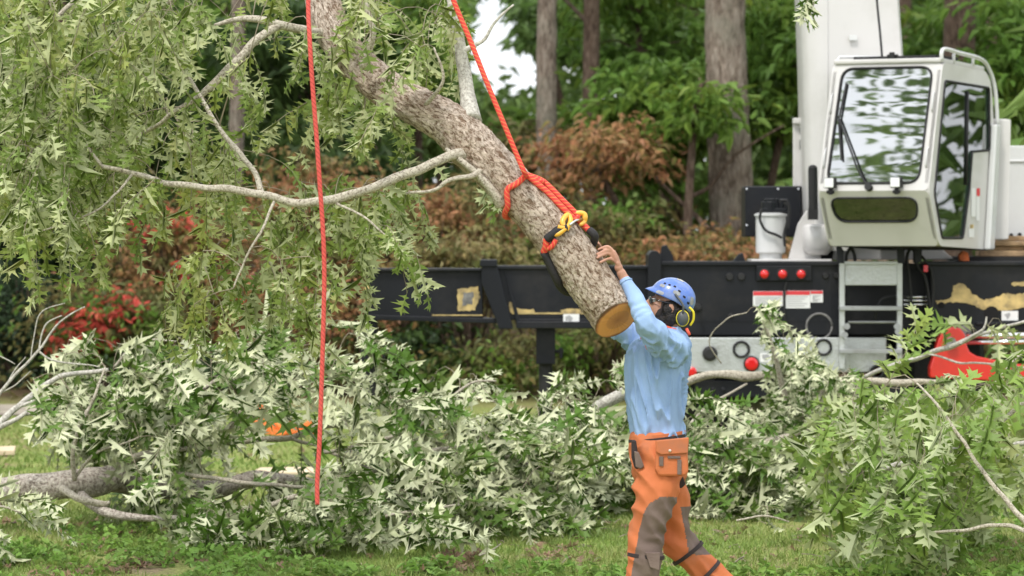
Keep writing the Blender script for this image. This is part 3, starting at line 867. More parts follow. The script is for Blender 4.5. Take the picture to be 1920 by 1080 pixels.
    e2 = [ (400, 520, 70, 50, 10), (360, 600, 44, 36, 8), (470, 440, 90, 40, 14), (470, 560, 60, 40, 9), (600, 420, 80, 30, 14), (560, 500, 60, 50, 10),
      (560, 600, 40, 40, 6), (680, 400, 60, 30, 9), (740, 410, 40, 30, 7), (690, 500, 50, 40, 7), (770, 520, 36, 30, 6), (640, 560, 50, 40, 5),
      (190, 520, 26, 14, 3), (420, 640, 40, 24, 4), (720, 250, 40, 26, 7), (900, 370, 18, 18, 3)]
    g.grow(targets(rng, e2, (19.45, 20.9), 5, -58, 0.58), 'hang', leaf=0.13, nl=(7, 12), L=(0.16, 0.32), drift=(-0.05, 0, -1), flip=0.42)
    g.done(root, M['twig'], M['oak_leaf'], 3)
suspended_oak()
# ---------------------------------------------------------------- felled branches on the lawn
def cut_branch(seed, label, limbs, ells, Yr, loc, leaf=0.188, leafm='oak_leaf_pale', bark='bark_limb', flip=0.64, drift=(0.5, -0.15, -0.35), nl=(8, 14), L=(0.25, 0.5), style='heap', sag=0.25, dens=0.70, grouped=True, name='felled_oak_branch'):
    root = thing(name, (P(loc[0], loc[1], loc[2])), label, 'felled branch', 'felled oak branches lying on the lawn' if grouped else None)
    g = Growth(seed)
    for l in limbs:
        bk = bark
        if isinstance(l, tuple): bk, l = l
        p = [P(a, b, c) for a, b, c, r in l]; r = [q * c / F for a, b, c, q in l]
        p, r = catmull(p, r, 6)
        p = [q + Vector(noise.noise_vector(q * 7)) * 0.012 for q in p]
        mb = MB(); mb.tube(p, r, 14 if max(r) > 0.02 else 8, nz=0.18)
        mb.build('limb', M[bk], root, smooth=True)
        g.limb(p, r)
    g.grow(targets(g.rng, ells, Yr, -28, -16, dens), style, leaf=leaf, nl=nl, L=L, drift=drift, flip=flip, floor=gz(0, sum(Yr) / 2), sag=sag)
    g.done(root, M['twig'], M[leafm], seed, 'oak' if leafm == 'oak_leaf_fresh' else 'oak_thin')
    return root

cut_branch(31, 'thick felled oak limb with grey bark lying along the lawn',
    [('bark_log', [(-160, 935, 24.6, 29), (-60, 925, 24.6, 28), (30, 918, 24.6, 27), (110, 909, 24.6, 26), (170, 905, 24.7, 28), (215, 893, 24.8, 24), (235, 866, 24.9, 11)]),
     ('bark_log', [(195, 900, 24.8, 22), (260, 912, 25.0, 17), (340, 922, 25.2, 17), (420, 912, 25.4, 18), (480, 900, 25.5, 16), (560, 905, 25.6, 14), (660, 925, 25.7, 10)]),
     [(118, 915, 24.4, 8), (150, 935, 24.2, 7), (190, 943, 24.2, 6), (205, 940, 24.2, 3)],
     ('bark_log', [(150, 930, 24.5, 10), (195, 958, 24.2, 9), (250, 968, 24.1, 7), (320, 972, 24.1, 5), (430, 968, 24.2, 3.5)]),
     [(140, 900, 24.5, 5), (137, 850, 24.4, 4), (148, 800, 24.4, 4), (168, 762, 24.5, 3.5), (180, 740, 24.5, 3), (196, 690, 24.6, 2)],
     [(228, 870, 24.9, 7), (255, 858, 24.8, 8), (300, 848, 24.7, 6), (360, 838, 24.7, 4)],
     [(142, 895, 24.5, 3), (180, 850, 24.4, 3), (225, 835, 24.4, 2.2), (260, 820, 24.4, 1.6)],
     [(305, 885, 24.5, 4), (380, 893, 24.3, 4), (450, 903, 24.2, 4), (540, 912, 24.2, 3.5), (600, 910, 24.2, 2.5)]],
    [(140, 720, 60, 50, 8), (215, 700, 80, 60, 16), (270, 770, 80, 60, 20), (330, 820, 60, 40, 12), (170, 770, 60, 40, 5), (300, 720, 70, 40, 12),
     (330, 960, 60, 20, 6), (320, 885, 60, 20, 10), (480, 900, 50, 14, 5)], (24.1, 25.6), (60, 945, 24.6), drift=(0.25, -0.2, -0.5), dens=.72)

cut_branch(32, 'bleached leafless limb with fine bare twigs in front of the dark woods',
    [('bark_pale', [(-90, 860, 24.2, 9), (-20, 812, 24.2, 7), (30, 765, 24.3, 6), (60, 740, 24.4, 5.5), (95, 715, 24.5, 5), (120, 702, 24.5, 5), (160, 699, 24.6, 4.5), (203, 694, 24.6, 4)]),
     ('bark_pale', [(-60, 835, 24.0, 6), (0, 802, 24.0, 5), (50, 772, 24.0, 4)]),
     ('bark_pale', [(30, 765, 24.3, 3), (60, 755, 24.3, 3), (95, 750, 24.3, 2)]),
     ('bark_pale', [(-20, 760, 24.5, 4), (10, 725, 24.5, 3), (40, 690, 24.5, 2.8), (75, 657, 24.5, 2.5), (95, 625, 24.5, 2), (118, 598, 24.5, 1.6), (160, 575, 24.5, 1.2)]),
     ('bark_pale', [(75, 657, 24.5, 2), (78, 630, 24.5, 1.6), (90, 605, 24.5, 1.4), (115, 590, 24.5, 1)]),
     ('bark_pale', [(58, 672, 24.5, 1.2), (66, 620, 24.5, 1.2), (80, 585, 24.5, 1.0), (122, 566, 24.5, .8)]),
     ('bark_pale', [(75, 660, 24.5, 2), (105, 677, 24.5, 1.8), (150, 682, 24.5, 1.4), (188, 690, 24.5, 1)]),
     ('bark_pale', [(5, 735, 24.5, 1.4), (30, 690, 24.5, 1.2), (48, 668, 24.5, .8)]),
     ('bark_pale', [(0, 738, 24.5, 1.4), (30, 722, 24.5, 1.2), (58, 695, 24.5, .8)]),
     ('bark_pale', [(-40, 660, 24.5, 1.2), (0, 670, 24.5, 1.2), (28, 682, 24.5, .8)])],
    [(120, 720, 60, 14, 1)], (24.3, 24.7), (20, 850, 24.2), nl=(2, 4))

cut_branch(33, 'tall mound of pale oak foliage under the dangling red tag line',
    [[(300, 900, 25.6, 8), (380, 850, 25.6, 7), (440, 790, 25.5, 6), (500, 700, 25.4, 5), (560, 650, 25.3, 3)],
     [(350, 833, 25.2, 5), (420, 830, 25.1, 6), (480, 824, 25, 6), (545, 822, 25, 5.5), (590, 800, 25, 5), (660, 796, 25, 5), (740, 794, 25.1, 4), (780, 800, 25.2, 3)],
     [(545, 822, 25, 3.5), (590, 835, 24.9, 3.5), (640, 855, 24.8, 3), (700, 880, 24.8, 2)],
     [(310, 800, 25, 4), (335, 770, 25, 4), (370, 735, 25, 4), (400, 715, 25.1, 3), (430, 690, 25.1, 2.5)],
     [(215, 690, 25.3, 3), (250, 650, 25.3, 2.5), (280, 638, 25.3, 2), (330, 640, 25.3, 1.5)],
     [(500, 950, 24, 5), (560, 930, 23.9, 5), (600, 960, 23.8, 3)]],
    [(390, 710, 80, 50, 22), (500, 690, 80, 44, 15), (560, 640, 60, 40, 10), (620, 700, 50, 40, 7), (300, 680, 60, 30, 6), (590, 920, 70, 30, 12),
     (470, 980, 110, 30, 22, 23.2, 24.2), (380, 980, 60, 34, 8, 23.2, 24.2), (620, 980, 80, 40, 20, 23.2, 24.2), (680, 640, 40, 40, 7), (660, 860, 50, 60, 10)], (24.0, 25.9), (480, 960, 25.0), drift=(0.45, -0.2, -0.45))

cut_branch(34, 'wide low heap of silvery wilted oak leaves between the tag line and the worker',
    [[(560, 960, 24.2, 7), (660, 900, 24.4, 7), (760, 860, 24.6, 6), (860, 840, 24.8, 5), (960, 860, 24.8, 4), (1060, 900, 24.6, 3)],
     [(600, 850, 24.8, 3), (700, 830, 24.7, 4), (800, 790, 24.7, 3), (880, 720, 24.8, 2.4), (930, 715, 24.8, 1.5)],
     [(700, 800, 25.4, 3), (780, 765, 25.4, 3), (860, 740, 25.4, 2), (950, 760, 25.3, 1.5)],
     [(640, 985, 23.6, 3), (760, 960, 23.7, 3), (860, 945, 23.9, 2)]],
    [(900, 735, 30, 16, 4), (700, 760, 60, 40, 10), (800, 790, 80, 40, 16), (900, 820, 100, 50, 30), (740, 860, 100, 50, 30), (860, 890, 110, 50, 34),
     (1010, 850, 100, 50, 30), (1080, 900, 80, 50, 22), (680, 940, 90, 40, 22, 23.3, 24.2), (820, 945, 100, 30, 16, 23.7, 24.6), (960, 940, 80, 22, 10, 24.0, 25), (760, 985, 60, 18, 6, 23.2, 23.6)], (24.2, 25.9), (820, 960, 24.6), drift=(0.6, -0.2, -0.4))

cut_branch(35, 'heap of pale oak foliage with a broken grey limb end just behind the worker',
    [('bark_pale', [(1040, 820, 26.4, 9), (1090, 785, 26.3, 10), (1130, 757, 26.2, 11), (1180, 735, 26.2, 12), (1240, 715, 26.2, 11)]),
     [(1000, 880, 25.8, 6), (1080, 850, 25.8, 6), (1180, 820, 25.8, 5), (1240, 810, 25.8, 4)],
     [(1000, 800, 26, 2), (1035, 790, 25.9, 3), (1060, 830, 25.8, 3)]],
    [(1050, 780, 60, 24, 12), (1120, 800, 70, 40, 20), (1130, 860, 70, 50, 20), (1200, 830, 40, 50, 8), (1020, 830, 40, 40, 6), (1160, 720, 30, 30, 3)], (25.3, 26.4), (1110, 940, 25.8), drift=(0.5, -0.2, -0.5))

cut_branch(36, 'broad drift of silvery oak leaves just behind the orange trousers',
    [[(1240, 900, 25.6, 7), (1340, 860, 25.8, 7), (1440, 830, 26, 6), (1520, 800, 26, 5)],
     ('bark_log', [(1440, 900, 26.4, 9), (1490, 905, 26.4, 13), (1540, 902, 26.4, 11), (1600, 890, 26.5, 9)]),
     ('bark_limb', [(1255, 730, 27.2, 7), (1300, 712, 27.2, 8), (1345, 702, 27.2, 7), (1400, 706, 27.2, 9), (1450, 700, 27.2, 7), (1500, 690, 27.2, 6)]),
     [(1290, 800, 26.4, 2), (1330, 760, 26.6, 3), (1400, 720, 26.8, 2)]],
    [(1335, 790, 30, 30, 10), (1340, 840, 60, 30, 18), (1380, 890, 100, 40, 46), (1300, 900, 40, 50, 12), (1420, 920, 100, 30, 20), (1440, 840, 60, 50, 18), (1500, 930, 50, 20, 5)], (25.2, 26.6), (1380, 950, 25.8), drift=(0.5, -0.2, -0.5))

cut_branch(37, 'tall leafy branch propped upright in front of the crane rear lamps',
    [[(1500, 900, 26.9, 9), (1490, 820, 26.9, 8), (1470, 740, 26.9, 6), (1450, 660, 26.8, 4), (1430, 600, 26.7, 2.5)],
     [(1490, 820, 26.9, 5), (1540, 740, 26.8, 4), (1570, 700, 26.8, 2)],
     [(1350, 680, 26.5, 1.2), (1330, 640, 26.4, 1.2), (1360, 600, 26.3, 1.2), (1400, 585, 26.3, 1.2)]],
    [(1460, 604, 34, 10, 7), (1500, 660, 20, 26, 4), (1530, 690, 34, 26, 18), (1530, 740, 50, 40, 44), (1520, 800, 80, 40, 64), (1600, 720, 30, 20, 8), (1540, 840, 60, 50, 24), (1430, 820, 40, 30, 9), (1580, 790, 30, 50, 8), (1600, 860, 30, 40, 6)], (26.2, 27.4), (1500, 925, 26.8), drift=(0.25, -0.2, -0.7), flip=0.78, leaf=0.145)

cut_branch(38, 'two long bare pale limbs crossing in front of the red bracket of the crane',
    [('bark_limb', [(1530, 720, 27.4, 6), (1600, 714, 27.4, 7), (1680, 718, 27.4, 7), (1760, 716, 27.4, 4.5), (1800, 720, 27.4, 4)]),
     ('bark_pale', [(1620, 708, 27.2, 4), (1690, 680, 27.0, 4), (1760, 658, 26.8, 5), (1812, 638, 26.6, 5), (1850, 622, 26.5, 3.5), (1930, 602, 26.4, 2.5), (1990, 590, 26.4, 2)]),
     ('bark_pale', [(1800, 646, 26.6, 3), (1840, 618, 26.5, 2.4), (1850, 592, 26.5, 1.4)]),
     ('bark_pale', [(1740, 665, 26.8, 2), (1800, 680, 26.7, 2), (1870, 682, 26.6, 2), (1930, 690, 26.5, 1.5)]),
     ('bark_pale', [(1700, 900, 25.6, 7), (1640, 905, 25.6, 9), (1600, 918, 25.6, 4)])],
    [(1860, 620, 30, 14, 2), (1900, 640, 30, 20, 3)], (26.2, 26.7), (1700, 780, 27.2), nl=(3, 6), leafm='oak_leaf_fresh', flip=0.3)

cut_branch(39, 'big fresh green leafy oak branch at the near edge of the lawn beside the crane',
    [[(1990, 1040, 21.2, 7), (1930, 985, 21.3, 6), (1880, 930, 21.4, 4.5), (1840, 880, 21.5, 4), (1800, 820, 21.6, 3.4), (1750, 750, 21.7, 2.6), (1720, 720, 21.8, 2)],
     [(1990, 1010, 21.3, 5), (1930, 1000, 21.3, 5), (1880, 985, 21.4, 4), (1800, 995, 21.5, 3.4), (1730, 1000, 21.6, 2.4), (1690, 1010, 21.7, 1.6)],
     ('bark_pale', [(1640, 885, 23.0, 5), (1700, 868, 23.0, 6), (1760, 850, 23.0, 6), (1830, 838, 23, 5), (1940, 830, 23, 5)]),
     ('bark_pale', [(1740, 900, 22.9, 4), (1800, 870, 22.9, 5), (1860, 850, 22.9, 5), (1950, 860, 22.9, 5)]),
     [(2000, 700, 22, 6), (1940, 740, 22, 5), (1880, 790, 22, 4), (1820, 850, 22, 3)],
     [(2000, 600, 22.5, 5), (1930, 650, 22.4, 3), (1860, 720, 22.3, 2)]],
    [(1720, 752, 60, 26, 12), (1810, 748, 70, 24, 12), (1900, 745, 50, 40, 10), (1930, 650, 16, 30, 3), (1650, 790, 50, 40, 10), (1740, 810, 90, 50, 24), (1860, 790, 80, 50, 18),
     (1680, 900, 60, 50, 12), (1780, 910, 90, 50, 24), (1890, 880, 50, 60, 14), (1640, 950, 40, 24, 5), (1760, 965, 80, 20, 8), (1880, 950, 40, 30, 6)], (21.6, 24.2), (1840, 1010, 21.8), leafm='oak_leaf_fresh', flip=0.45, drift=(-0.1, -0.15, -0.55), leaf=0.18, dens=.66)

cut_branch(40, 'short silvery sprig fallen at the near edge of the grass by the tag line heap',
    [[(-40, 960, 22.6, 3), (0, 950, 22.6, 2.4), (40, 960, 22.6, 1.6)]], [(10, 960, 36, 22, 7)], (22.2, 22.8), (0, 1000, 22.6), flip=0.85, drift=(0.5, -0.1, -0.1))
cut_branch(41, 'single small wilted oak sprig lying alone on the open grass before the wide heap',
    [[(900, 1040, 22.4, 2), (925, 1030, 22.4, 1.6), (940, 1020, 22.4, 1.2)]], [(930, 1022, 18, 7, 2)], (22.3, 22.5), (925, 1040, 22.4), flip=0.85, drift=(0.3, -0.1, 0.3), nl=(4, 6), L=(0.08, 0.12), leaf=0.12)
cut_branch(42, 'loose oak sprig on the grass behind the striding worker',
    [[(1380, 975, 23.4, 2), (1440, 968, 23.4, 2), (1480, 980, 23.4, 1.2)]], [(1460, 972, 60, 8, 3)], (23.2, 23.6), (1430, 990, 23.4), flip=0.8, drift=(0.5, -0.1, 0.0), nl=(3, 6), L=(0.1, 0.2), leaf=0.12)

cut_branch(43, 'small pale oak sprig dangling from above in front of the white crane boom',
    [[(1560, -220, 19.6, 4), (1535, -100, 19.6, 3), (1524, -30, 19.6, 2), (1522, 10, 19.6, 1.4)]], [(1545, 14, 12, 16, 4)], (19.5, 19.7), (1530, 90, 19.6), style='hang', drift=(-.05, 0, -1), nl=(4, 7), L=(.08, .14), leaf=.10, dens=1.0, flip=.6, grouped=False, name='hanging_oak_sprig')

# ---------------------------------------------------------------- ropes and rigging
def rope_mat(name, c1, c2, amt=0.5):
    m = bpy.data.materials.new(name); m.use_nodes = True
    t = m.node_tree; b = t.nodes['Principled BSDF']; L = t.links.new
    b.inputs['Roughness'].default_value = 0.8
    tcn = t.nodes.new('ShaderNodeTexCoord'); mpn = t.nodes.new('ShaderNodeMapping'); L(tcn.outputs['UV'], mpn.inputs[0])
    mpn.inputs['Scale'].default_value = (2, 26, 1)
    w = t.nodes.new('ShaderNodeTexWave'); w.inputs['Scale'].default_value = 1.0; w.bands_direction = 'DIAGONAL'; w.inputs['Distortion'].default_value = 0.5
    L(mpn.outputs[0], w.inputs['Vector'])
    r = t.nodes.new('ShaderNodeMapRange'); r.inputs[1].default_value = 0.75; r.inputs[2].default_value = 0.9; r.inputs[4].default_value = amt
    L(w.outputs['Fac'], r.inputs[0])
    mm = t.nodes.new('ShaderNodeMixRGB'); mm.inputs[1].default_value = (*c1, 1); mm.inputs[2].default_value = (*c2, 1)
    L(r.outputs[0], mm.inputs[0]); L(mm.outputs[0], b.inputs['Base Color'])
    v = t.nodes.new('ShaderNodeTexWave'); v.inputs['Scale'].default_value = 14; v.bands_direction = 'DIAGONAL'
    L(tcn.outputs['UV'], v.inputs['Vector'])
    bn = t.nodes.new('ShaderNodeBump'); bn.inputs['Strength'].default_value = 0.5; bn.inputs['Distance'].default_value = 0.003
    L(v.outputs['Fac'], bn.inputs['Height']); L(bn.outputs[0], b.inputs['Normal'])
    return m
RED = rope_mat('red rope', (0.78, 0.06, 0.05), (0.85, 0.40, 0.12), 0.5)
RED2 = rope_mat('red tag line', (0.70, 0.10, 0.08), (0.36, 0.035, 0.03), 0.75)

def rigging():
    def on_surface(px, py, lift):
        """a point on the near face of the hanging trunk seen at that photo point"""
        best = None
        for i in range(1, len(TR_P) - 1):
            c, r = TR_P[i], TR_R[i]
            q = P(px, py, c.y); ax = (TR_P[i + 1] - TR_P[i - 1]).normalized()
            d = q - c; al = abs(d.dot(ax))
            if best is None or al < best[0]: best = (al, c, r, d - ax * d.dot(ax))
        _, c, r, d = best
        d.y = 0
        k = min(d.length, r * 0.98)
        off = math.sqrt(max(r * r - k * k, 0))
        e = d.normalized() * (k if d.length < r else d.length)
        p = c + e
        p.y -= off
        dirv = (p - c).normalized()
        return p + dirv * lift
    root = thing('lifting_rope', tuple(P(985, 330, 19.75)), 'red and yellow flecked lifting rope half hitched round the hanging oak trunk', 'rope')
    mb = MB()
    knot = on_surface(985, 332, 0.014)
    top = [P(832, -60, 19.75), P(850, 0, 19.75), P(880, 72, 19.74), P(915, 160, 19.72), P(950, 245, 19.7), P(972, 298, 19.7), P(984, 325, 19.7), knot]
    p, _ = catmull(top, None, 6)
    mb.tube(p, 4.9 * 19.75 / F, 12, uv=True); mb.build('standing_part', RED, root, smooth=True)
    # the half hitch round the trunk
    c, ax, r = trunk_at(972)
    path = [knot, on_surface(968, 345, 0.012), on_surface(952, 356, 0.012)]
    # behind the trunk and back up to the knot
    u = (path[2] - c); u = (u - ax * u.dot(ax)).normalized(); w = ax.cross(u)
    if w.z > 0: w = -w
    lo = []
    for k in range(1, 12):
        a = k / 12 * 2 * math.pi * 0.86
        lo.append(c + ax * (0.0 + 0.05 * math.sin(a / 2)) + (u * math.cos(a) + w * math.sin(a)) * (r + 0.016))
    path += lo + [knot]
    p, _ = catmull(path, None, 5)
    mb = MB(); mb.tube(p, 5.6 * 19.8 / F, 12, uv=True); mb.build('hitch', RED, root, smooth=True)
    # two strands lying on the trunk down to the hook
    for dx, dy in ((0, 3), (6, -4)):
        pts = [knot] + [on_surface(x + dx, y + dy, 0.013) for x, y in ((1005, 345), (1025, 362), (1045, 383), (1062, 400), (1077, 415))]
        p, _ = catmull(pts, None, 5)
        mb = MB(); mb.tube(p, 5.6 * 19.8 / F, 12, uv=True); mb.build('strand', RED, root, smooth=True)
    # choker sling with hook
    ch = thing('choker_sling', tuple(on_surface(1040, 470, 0)), 'black and red choker sling with a yellow hook wrapped round the hanging trunk', 'sling')
    c, ax, r = trunk_at(1063)
    a = on_surface(1044, 436, 0.014)
    pts = [on_surface(1058, 426, 0.016), on_surface(1046, 432, 0.014), on_surface(1036, 437, 0.014), on_surface(1027, 449, 0.014)]
    pts2 = [pts[-1], on_surface(1024, 459, 0.014), on_surface(1023, 471, 0.014)]
    pB, _ = catmull(pts, None, 5)
    mb = MB(); mb.tube(pB, 8.2 * 19.8 / F, 12, uv=True)
    BLK = mat('black sleeve', (0.018, 0.016, 0.018), 0.75, bump=0.5, bump_scale=120)
    mb.build('chafe_sleeve', BLK, ch, smooth=True)
    pR, _ = catmull(pts2, None, 5)
    mb = MB(); mb.tube(pR, 6.5 * 19.8 / F, 12, uv=True); 
    q = [on_surface(1041, 447, 0.012), on_surface(1036, 458, 0.014), on_surface(1031, 466, 0.014)]
    q, _ = catmull(q, None, 5); mb.tube(q, 5.0 * 19.8 / F, 10, uv=True)
    mb.build('red_whipping', RED, ch, smooth=True)
    u = (pts2[-1] - c); u = (u - ax * u.dot(ax)).normalized(); w = ax.cross(u)
    if (u * math.cos(1) + w * math.sin(1)).y < 0 and w.y < 0: w = -w
    lo = [pts2[-1]]
    for k in range(1, 9):
        an = k / 9 * 3.2
        lo.append(c + ax * (0.03 + 0.16 * math.sin(an) ) + (u * math.cos(an) + w * math.sin(an)) * (r + 0.018))
    lo.append(on_surface(1108, 447, 0.02)); lo.append(on_surface(1100, 436, 0.016))
    p, _ = catmull(lo, None, 5); mb = MB(); mb.tube(p, 7.5 * 19.8 / F, 12, uv=True)
    mb.build('chafe_sleeve', BLK, ch, smooth=True)
    p, _ = catmull([on_surface(1102, 438, 0.016), on_surface(1092, 428, 0.015), on_surface(1082, 418, 0.015), on_surface(1074, 412, 0.02)], None, 4)
    mb = MB(); mb.tube(p, 6.0 * 19.8 / F, 12, uv=True); mb.build('red_eye', RED, ch, smooth=True)
    YEL = mat('yellow hook paint', (0.80, 0.42, 0.045), 0.35, dirt=(0.35, 0.2, 0.08), dirt_amt=0.5, dirt_scale=25, coat=0.3)
    def S(pts, lift=0.018): return [on_surface(x, y, lift) for x, y in pts]
    mb = MB()
    k = 19.8 / F
    p, rr = catmull(S([(1037, 441), (1045, 438), (1054, 434), (1061, 426), (1064, 416), (1061, 408), (1054, 412), (1051, 420), (1056, 428), (1062, 432)], 0.022), [4, 5, 5, 4.6, 5, 4.6, 5, 5, 4, 3], 5)
    mb.tube(p, [x * k for x in rr], 12)
    p, rr = catmull(S([(1043, 426), (1050, 429), (1060, 430)], 0.026), [4.5, 4.5, 3.5], 5); mb.tube(p, [x * k for x in rr], 12)
    p, rr = catmull(S([(1072, 407), (1080, 404), (1088, 407), (1091, 414), (1087, 421), (1080, 425)], 0.024), [4.5, 5, 5, 5.4, 5, 3], 5); mb.tube(p, [x * k for x in rr], 12)
    mb.build('hook', YEL, ch, smooth=True)
    mb = MB(); mb.tube(S([(1062, 427), (1072, 422), (1083, 419)], 0.036), 2.4 * k, 8); mb.build('hook_pin', mat('bright steel', (0.6, 0.6, 0.6), 0.25, 1.0), ch, smooth=True)
    # tag line
    mb = MB()
    p, _ = catmull([P(580, -150, 19.2), P(578, 0, 19.15), P(581, 80, 19.1), P(586, 160, 19.1), P(593, 250, 19.1), P(600, 350, 19.1), P(606, 440, 19.1), P(608, 520, 19.1), P(606, 620, 19.1), P(603, 720, 19.1), P(599, 830, 19.1), P(595, 900, 19.1), P(595, 946, 19.1)], None, 8)
    mb.tube(p, 4.4 * 19.1 / F, 12, uv=True)
    tag(mb.build('tag_line', RED2, None, smooth=True), 'faded red tag line dangling straight down from the hanging oak limb', 'rope')
rigging()
# ---------------------------------------------------------------- truck crane
def crane():
    Y = 30.3
    BLK = mat('black chassis paint', (0.008, 0.009, 0.012), 0.42, spec=0.25, coat=0.03, noise_amt=0.25, noise_scale=2, dirt=(0.05, 0.045, 0.04), dirt_amt=0.4, dirt_scale=2.2, bump=0.05, bump_scale=3)
    DBLK = mat('black rubber', (0.012, 0.012, 0.013), 0.7)
    WHT = mat('crane off-white paint', (0.56, 0.545, 0.53), 0.32, coat=0.3, noise_amt=0.04, noise_scale=1.5, dirt=(0.36, 0.35, 0.30), dirt_amt=0.35, dirt_scale=1.6)
    WHT2 = mat('crane white paint', (0.60, 0.605, 0.60), 0.30, coat=0.3, dirt=(0.40, 0.39, 0.34), dirt_amt=0.3, dirt_scale=1.4)
    ALU = mat('diamond plate aluminium', (0.50, 0.52, 0.51), 0.42, 0.6, bump=0.4, bump_scale=55, dirt=(0.22, 0.21, 0.19), dirt_amt=0.6, dirt_scale=4)
    STEEL = mat('galvanised ladder steel', (0.36, 0.37, 0.37), 0.45, 0.7, dirt=(0.15, 0.13, 0.11), dirt_amt=0.5, dirt_scale=9)
    CHR = mat('chrome rod', (0.75, 0.75, 0.76), 0.12, 1.0)
    OCH = mat('ochre patch paint', (0.50, 0.37, 0.15), 0.55, noise_amt=0.3, noise_scale=14, dirt=(0.05, 0.05, 0.05), dirt_amt=0.9, dirt_scale=12)
    GREYP = mat('mottled grey metal', (0.16, 0.155, 0.15), 0.5, noise_amt=0.5, noise_scale=22)
    REDL = mat('red lamp lens', (0.62, 0.01, 0.012), 0.18, coat=0.6)
    REDP = mat('red bracket paint', (0.60, 0.022, 0.014), 0.30, coat=0.4, dirt=(0.28, 0.02, 0.015), dirt_amt=0.4, dirt_scale=3)
    DEC = mat('decal white', (0.72, 0.72, 0.72), 0.5)
    DECR = mat('decal red', (0.62, 0.04, 0.05), 0.5)
    DECG = mat('decal print grey', (0.33, 0.33, 0.34), 0.5)
    root = thing('truck_crane', (P(1500, 900, 30.8).x, 30.8, gz(2.3, 30.8)), 'white and black truck crane with outrigger beams spread at the edge of the woods', 'crane')
    def part(mb, name, m, parent=root, bevel=0.006, smooth=False):
        return mb.build(name, m, parent, smooth=smooth, bevel=bevel)
    # --- outrigger box across the rear of the carrier
    b = MB()
    b.pxp([(1232, 494), (1232, 622), (1300, 629), (1574, 629), (1574, 494)], Y, 0.55)
    b.pxb(1228, 490, 1576, 498, Y - 0.03, 0.62)
    b.pxp([(1216, 478), (1212, 612), (1240, 618), (1240, 478), (1232, 470), (1222, 470)], Y - 0.06, 0.66)
    b.pxp([(1236, 490), (1241, 461), (1250, 459), (1262, 480), (1264, 494)], Y + 0.05, 0.06)
    b.pxp([(1371, 494), (1385, 476), (1393, 474), (1399, 494)], Y + 0.1, 0.05)
    b.pxb(1574, 494, 1752, 628, Y + 0.28, 0.3)
    box = part(b, 'outrigger_box', BLK)
    for x, y, r in ((1368, 519, 8), (1390, 519, 8), (1548, 517, 7), (1568, 517, 6), (1370, 592, 5)):
        b = MB(); b.cyl(P(x, y, Y), P(x, y, Y) + Vector((0, -0.02, 0)), r * Y / F, r * .8 * Y / F, 20); b.build('grommet', DBLK, box, bevel=0.003)
    b = MB(); b.cyl(P(1308, 577, Y), P(1308, 577, Y) + Vector((0, -0.02, 0)), 9 * Y / F, 7 * Y / F, 20)
    b.cyl(P(1308, 577, Y), P(1308, 577, Y) + Vector((0, -0.12, 0)), 4 * Y / F, None, 12)
    b.build('grommet', DBLK, box, smooth=False, bevel=0.003)
    b = MB(); b.tube(ring_path(P(1536, 612, Y - 0.004), (0, 1, 0), 24 * Y / F, 30, 0, 6.283), 2.2 * Y / F, 6); b.build('tow_ring', GREYP, box, smooth=True)
    for x, y in [(x, 503) for x in range(1246, 1412, 20)] + [(1562, y) for y in range(512, 620, 20)] + [(x, 622) for x in range(1250, 1560, 34)]:
        b = MB(); b.cyl(P(x, y, Y), P(x, y, Y - .008), .008, None, 8); b.build('bolt', BLK, box)
    b = MB(); b.pxb(1250, 600, 1560, 603, Y - .004, .006); b.pxb(1576 - 20, 500, 1560, 628, Y - .003, .004); b.build('weld_seam', BLK, box)
    # lamp strip
    b = MB(); b.pxb(1418, 498, 1522, 527, Y - 0.035, 0.034)
    strip = part(b, 'lamp_strip', BLK)
    for x in (1433, 1467, 1502):
        c = P(x, 514, Y - 0.036)
        b = MB(); b.lathe(c, (0, -1, 0), [(0, .045), (0.010, .045), (0.012, .036)], 24); rim = b.build('lamp_bezel', DBLK, strip)
        b = MB(); b.lathe(c + Vector((0, -0.010, 0)), (0, -1, 0), [(0, .034), (0.012, .033), (0.020, .022), (0.024, .004)], 24); b.build('lamp', REDL, strip, smooth=True)
    # decals
    for (x0, y0, x1, y1, hd) in ((1412, 546, 1468, 574, 8), (1473, 545, 1519, 578, 8), (1519.5, 545, 1543, 567, 6)):
        b = MB(); b.pxb(x0, y0, x1, y1, Y - 0.004, 0.003); d = b.build('warning_decal', DEC, box)
        b = MB(); b.pxb(x0 + .5, y0 + .5, x1 - .5, y0 + hd, Y - 0.0065, 0.002); b.build('decal_header', DECR, box)
        b = MB()
        n = 5
        for k in range(n):
            yy = y0 + hd + 3 + k * (y1 - y0 - hd - 4) / n
            b.pxb(x0 + 4, yy, x1 - 5 - (k % 3) * 5, yy + 1.1, Y - 0.0065, 0.002)
        b.build('decal_print', DECG, box)
    b = MB(); p, _ = catmull([P(1475, 529, Y - .03), P(1471, 545, Y - .03), P(1470, 575, Y - .03), P(1473, 610, Y - .02), P(1472, 628, Y)], None, 5); b.tube(p, 2 * Y / F, 8); b.build('cable', DBLK, root, smooth=True)
    # --- extended outrigger beam on the far left: two telescoped sections
    b = MB()
    Y1 = Y + 0.06
    b.pxp([(688, 505), (688, 597), (905, 604), (905, 505)], Y1 + 0.04, 0.36)
    b.pxb(686, 503, 930, 509, Y1 + 0.0, 0.44); b.pxp([(690, 590), (690, 600), (945, 607), (945, 598)], Y1 + 0.01, 0.42)
    b.pxp([(928, 500), (928, 600), (1236, 600), (1236, 500)], Y1 + 0.02, 0.42)
    b.pxp([(944, 502), (970, 614), (1236, 614), (1236, 598), (975, 598)], Y1 - 0.02, 0.02)
    b.pxb(928, 498, 1236, 505, Y1 - 0.01, 0.48); 
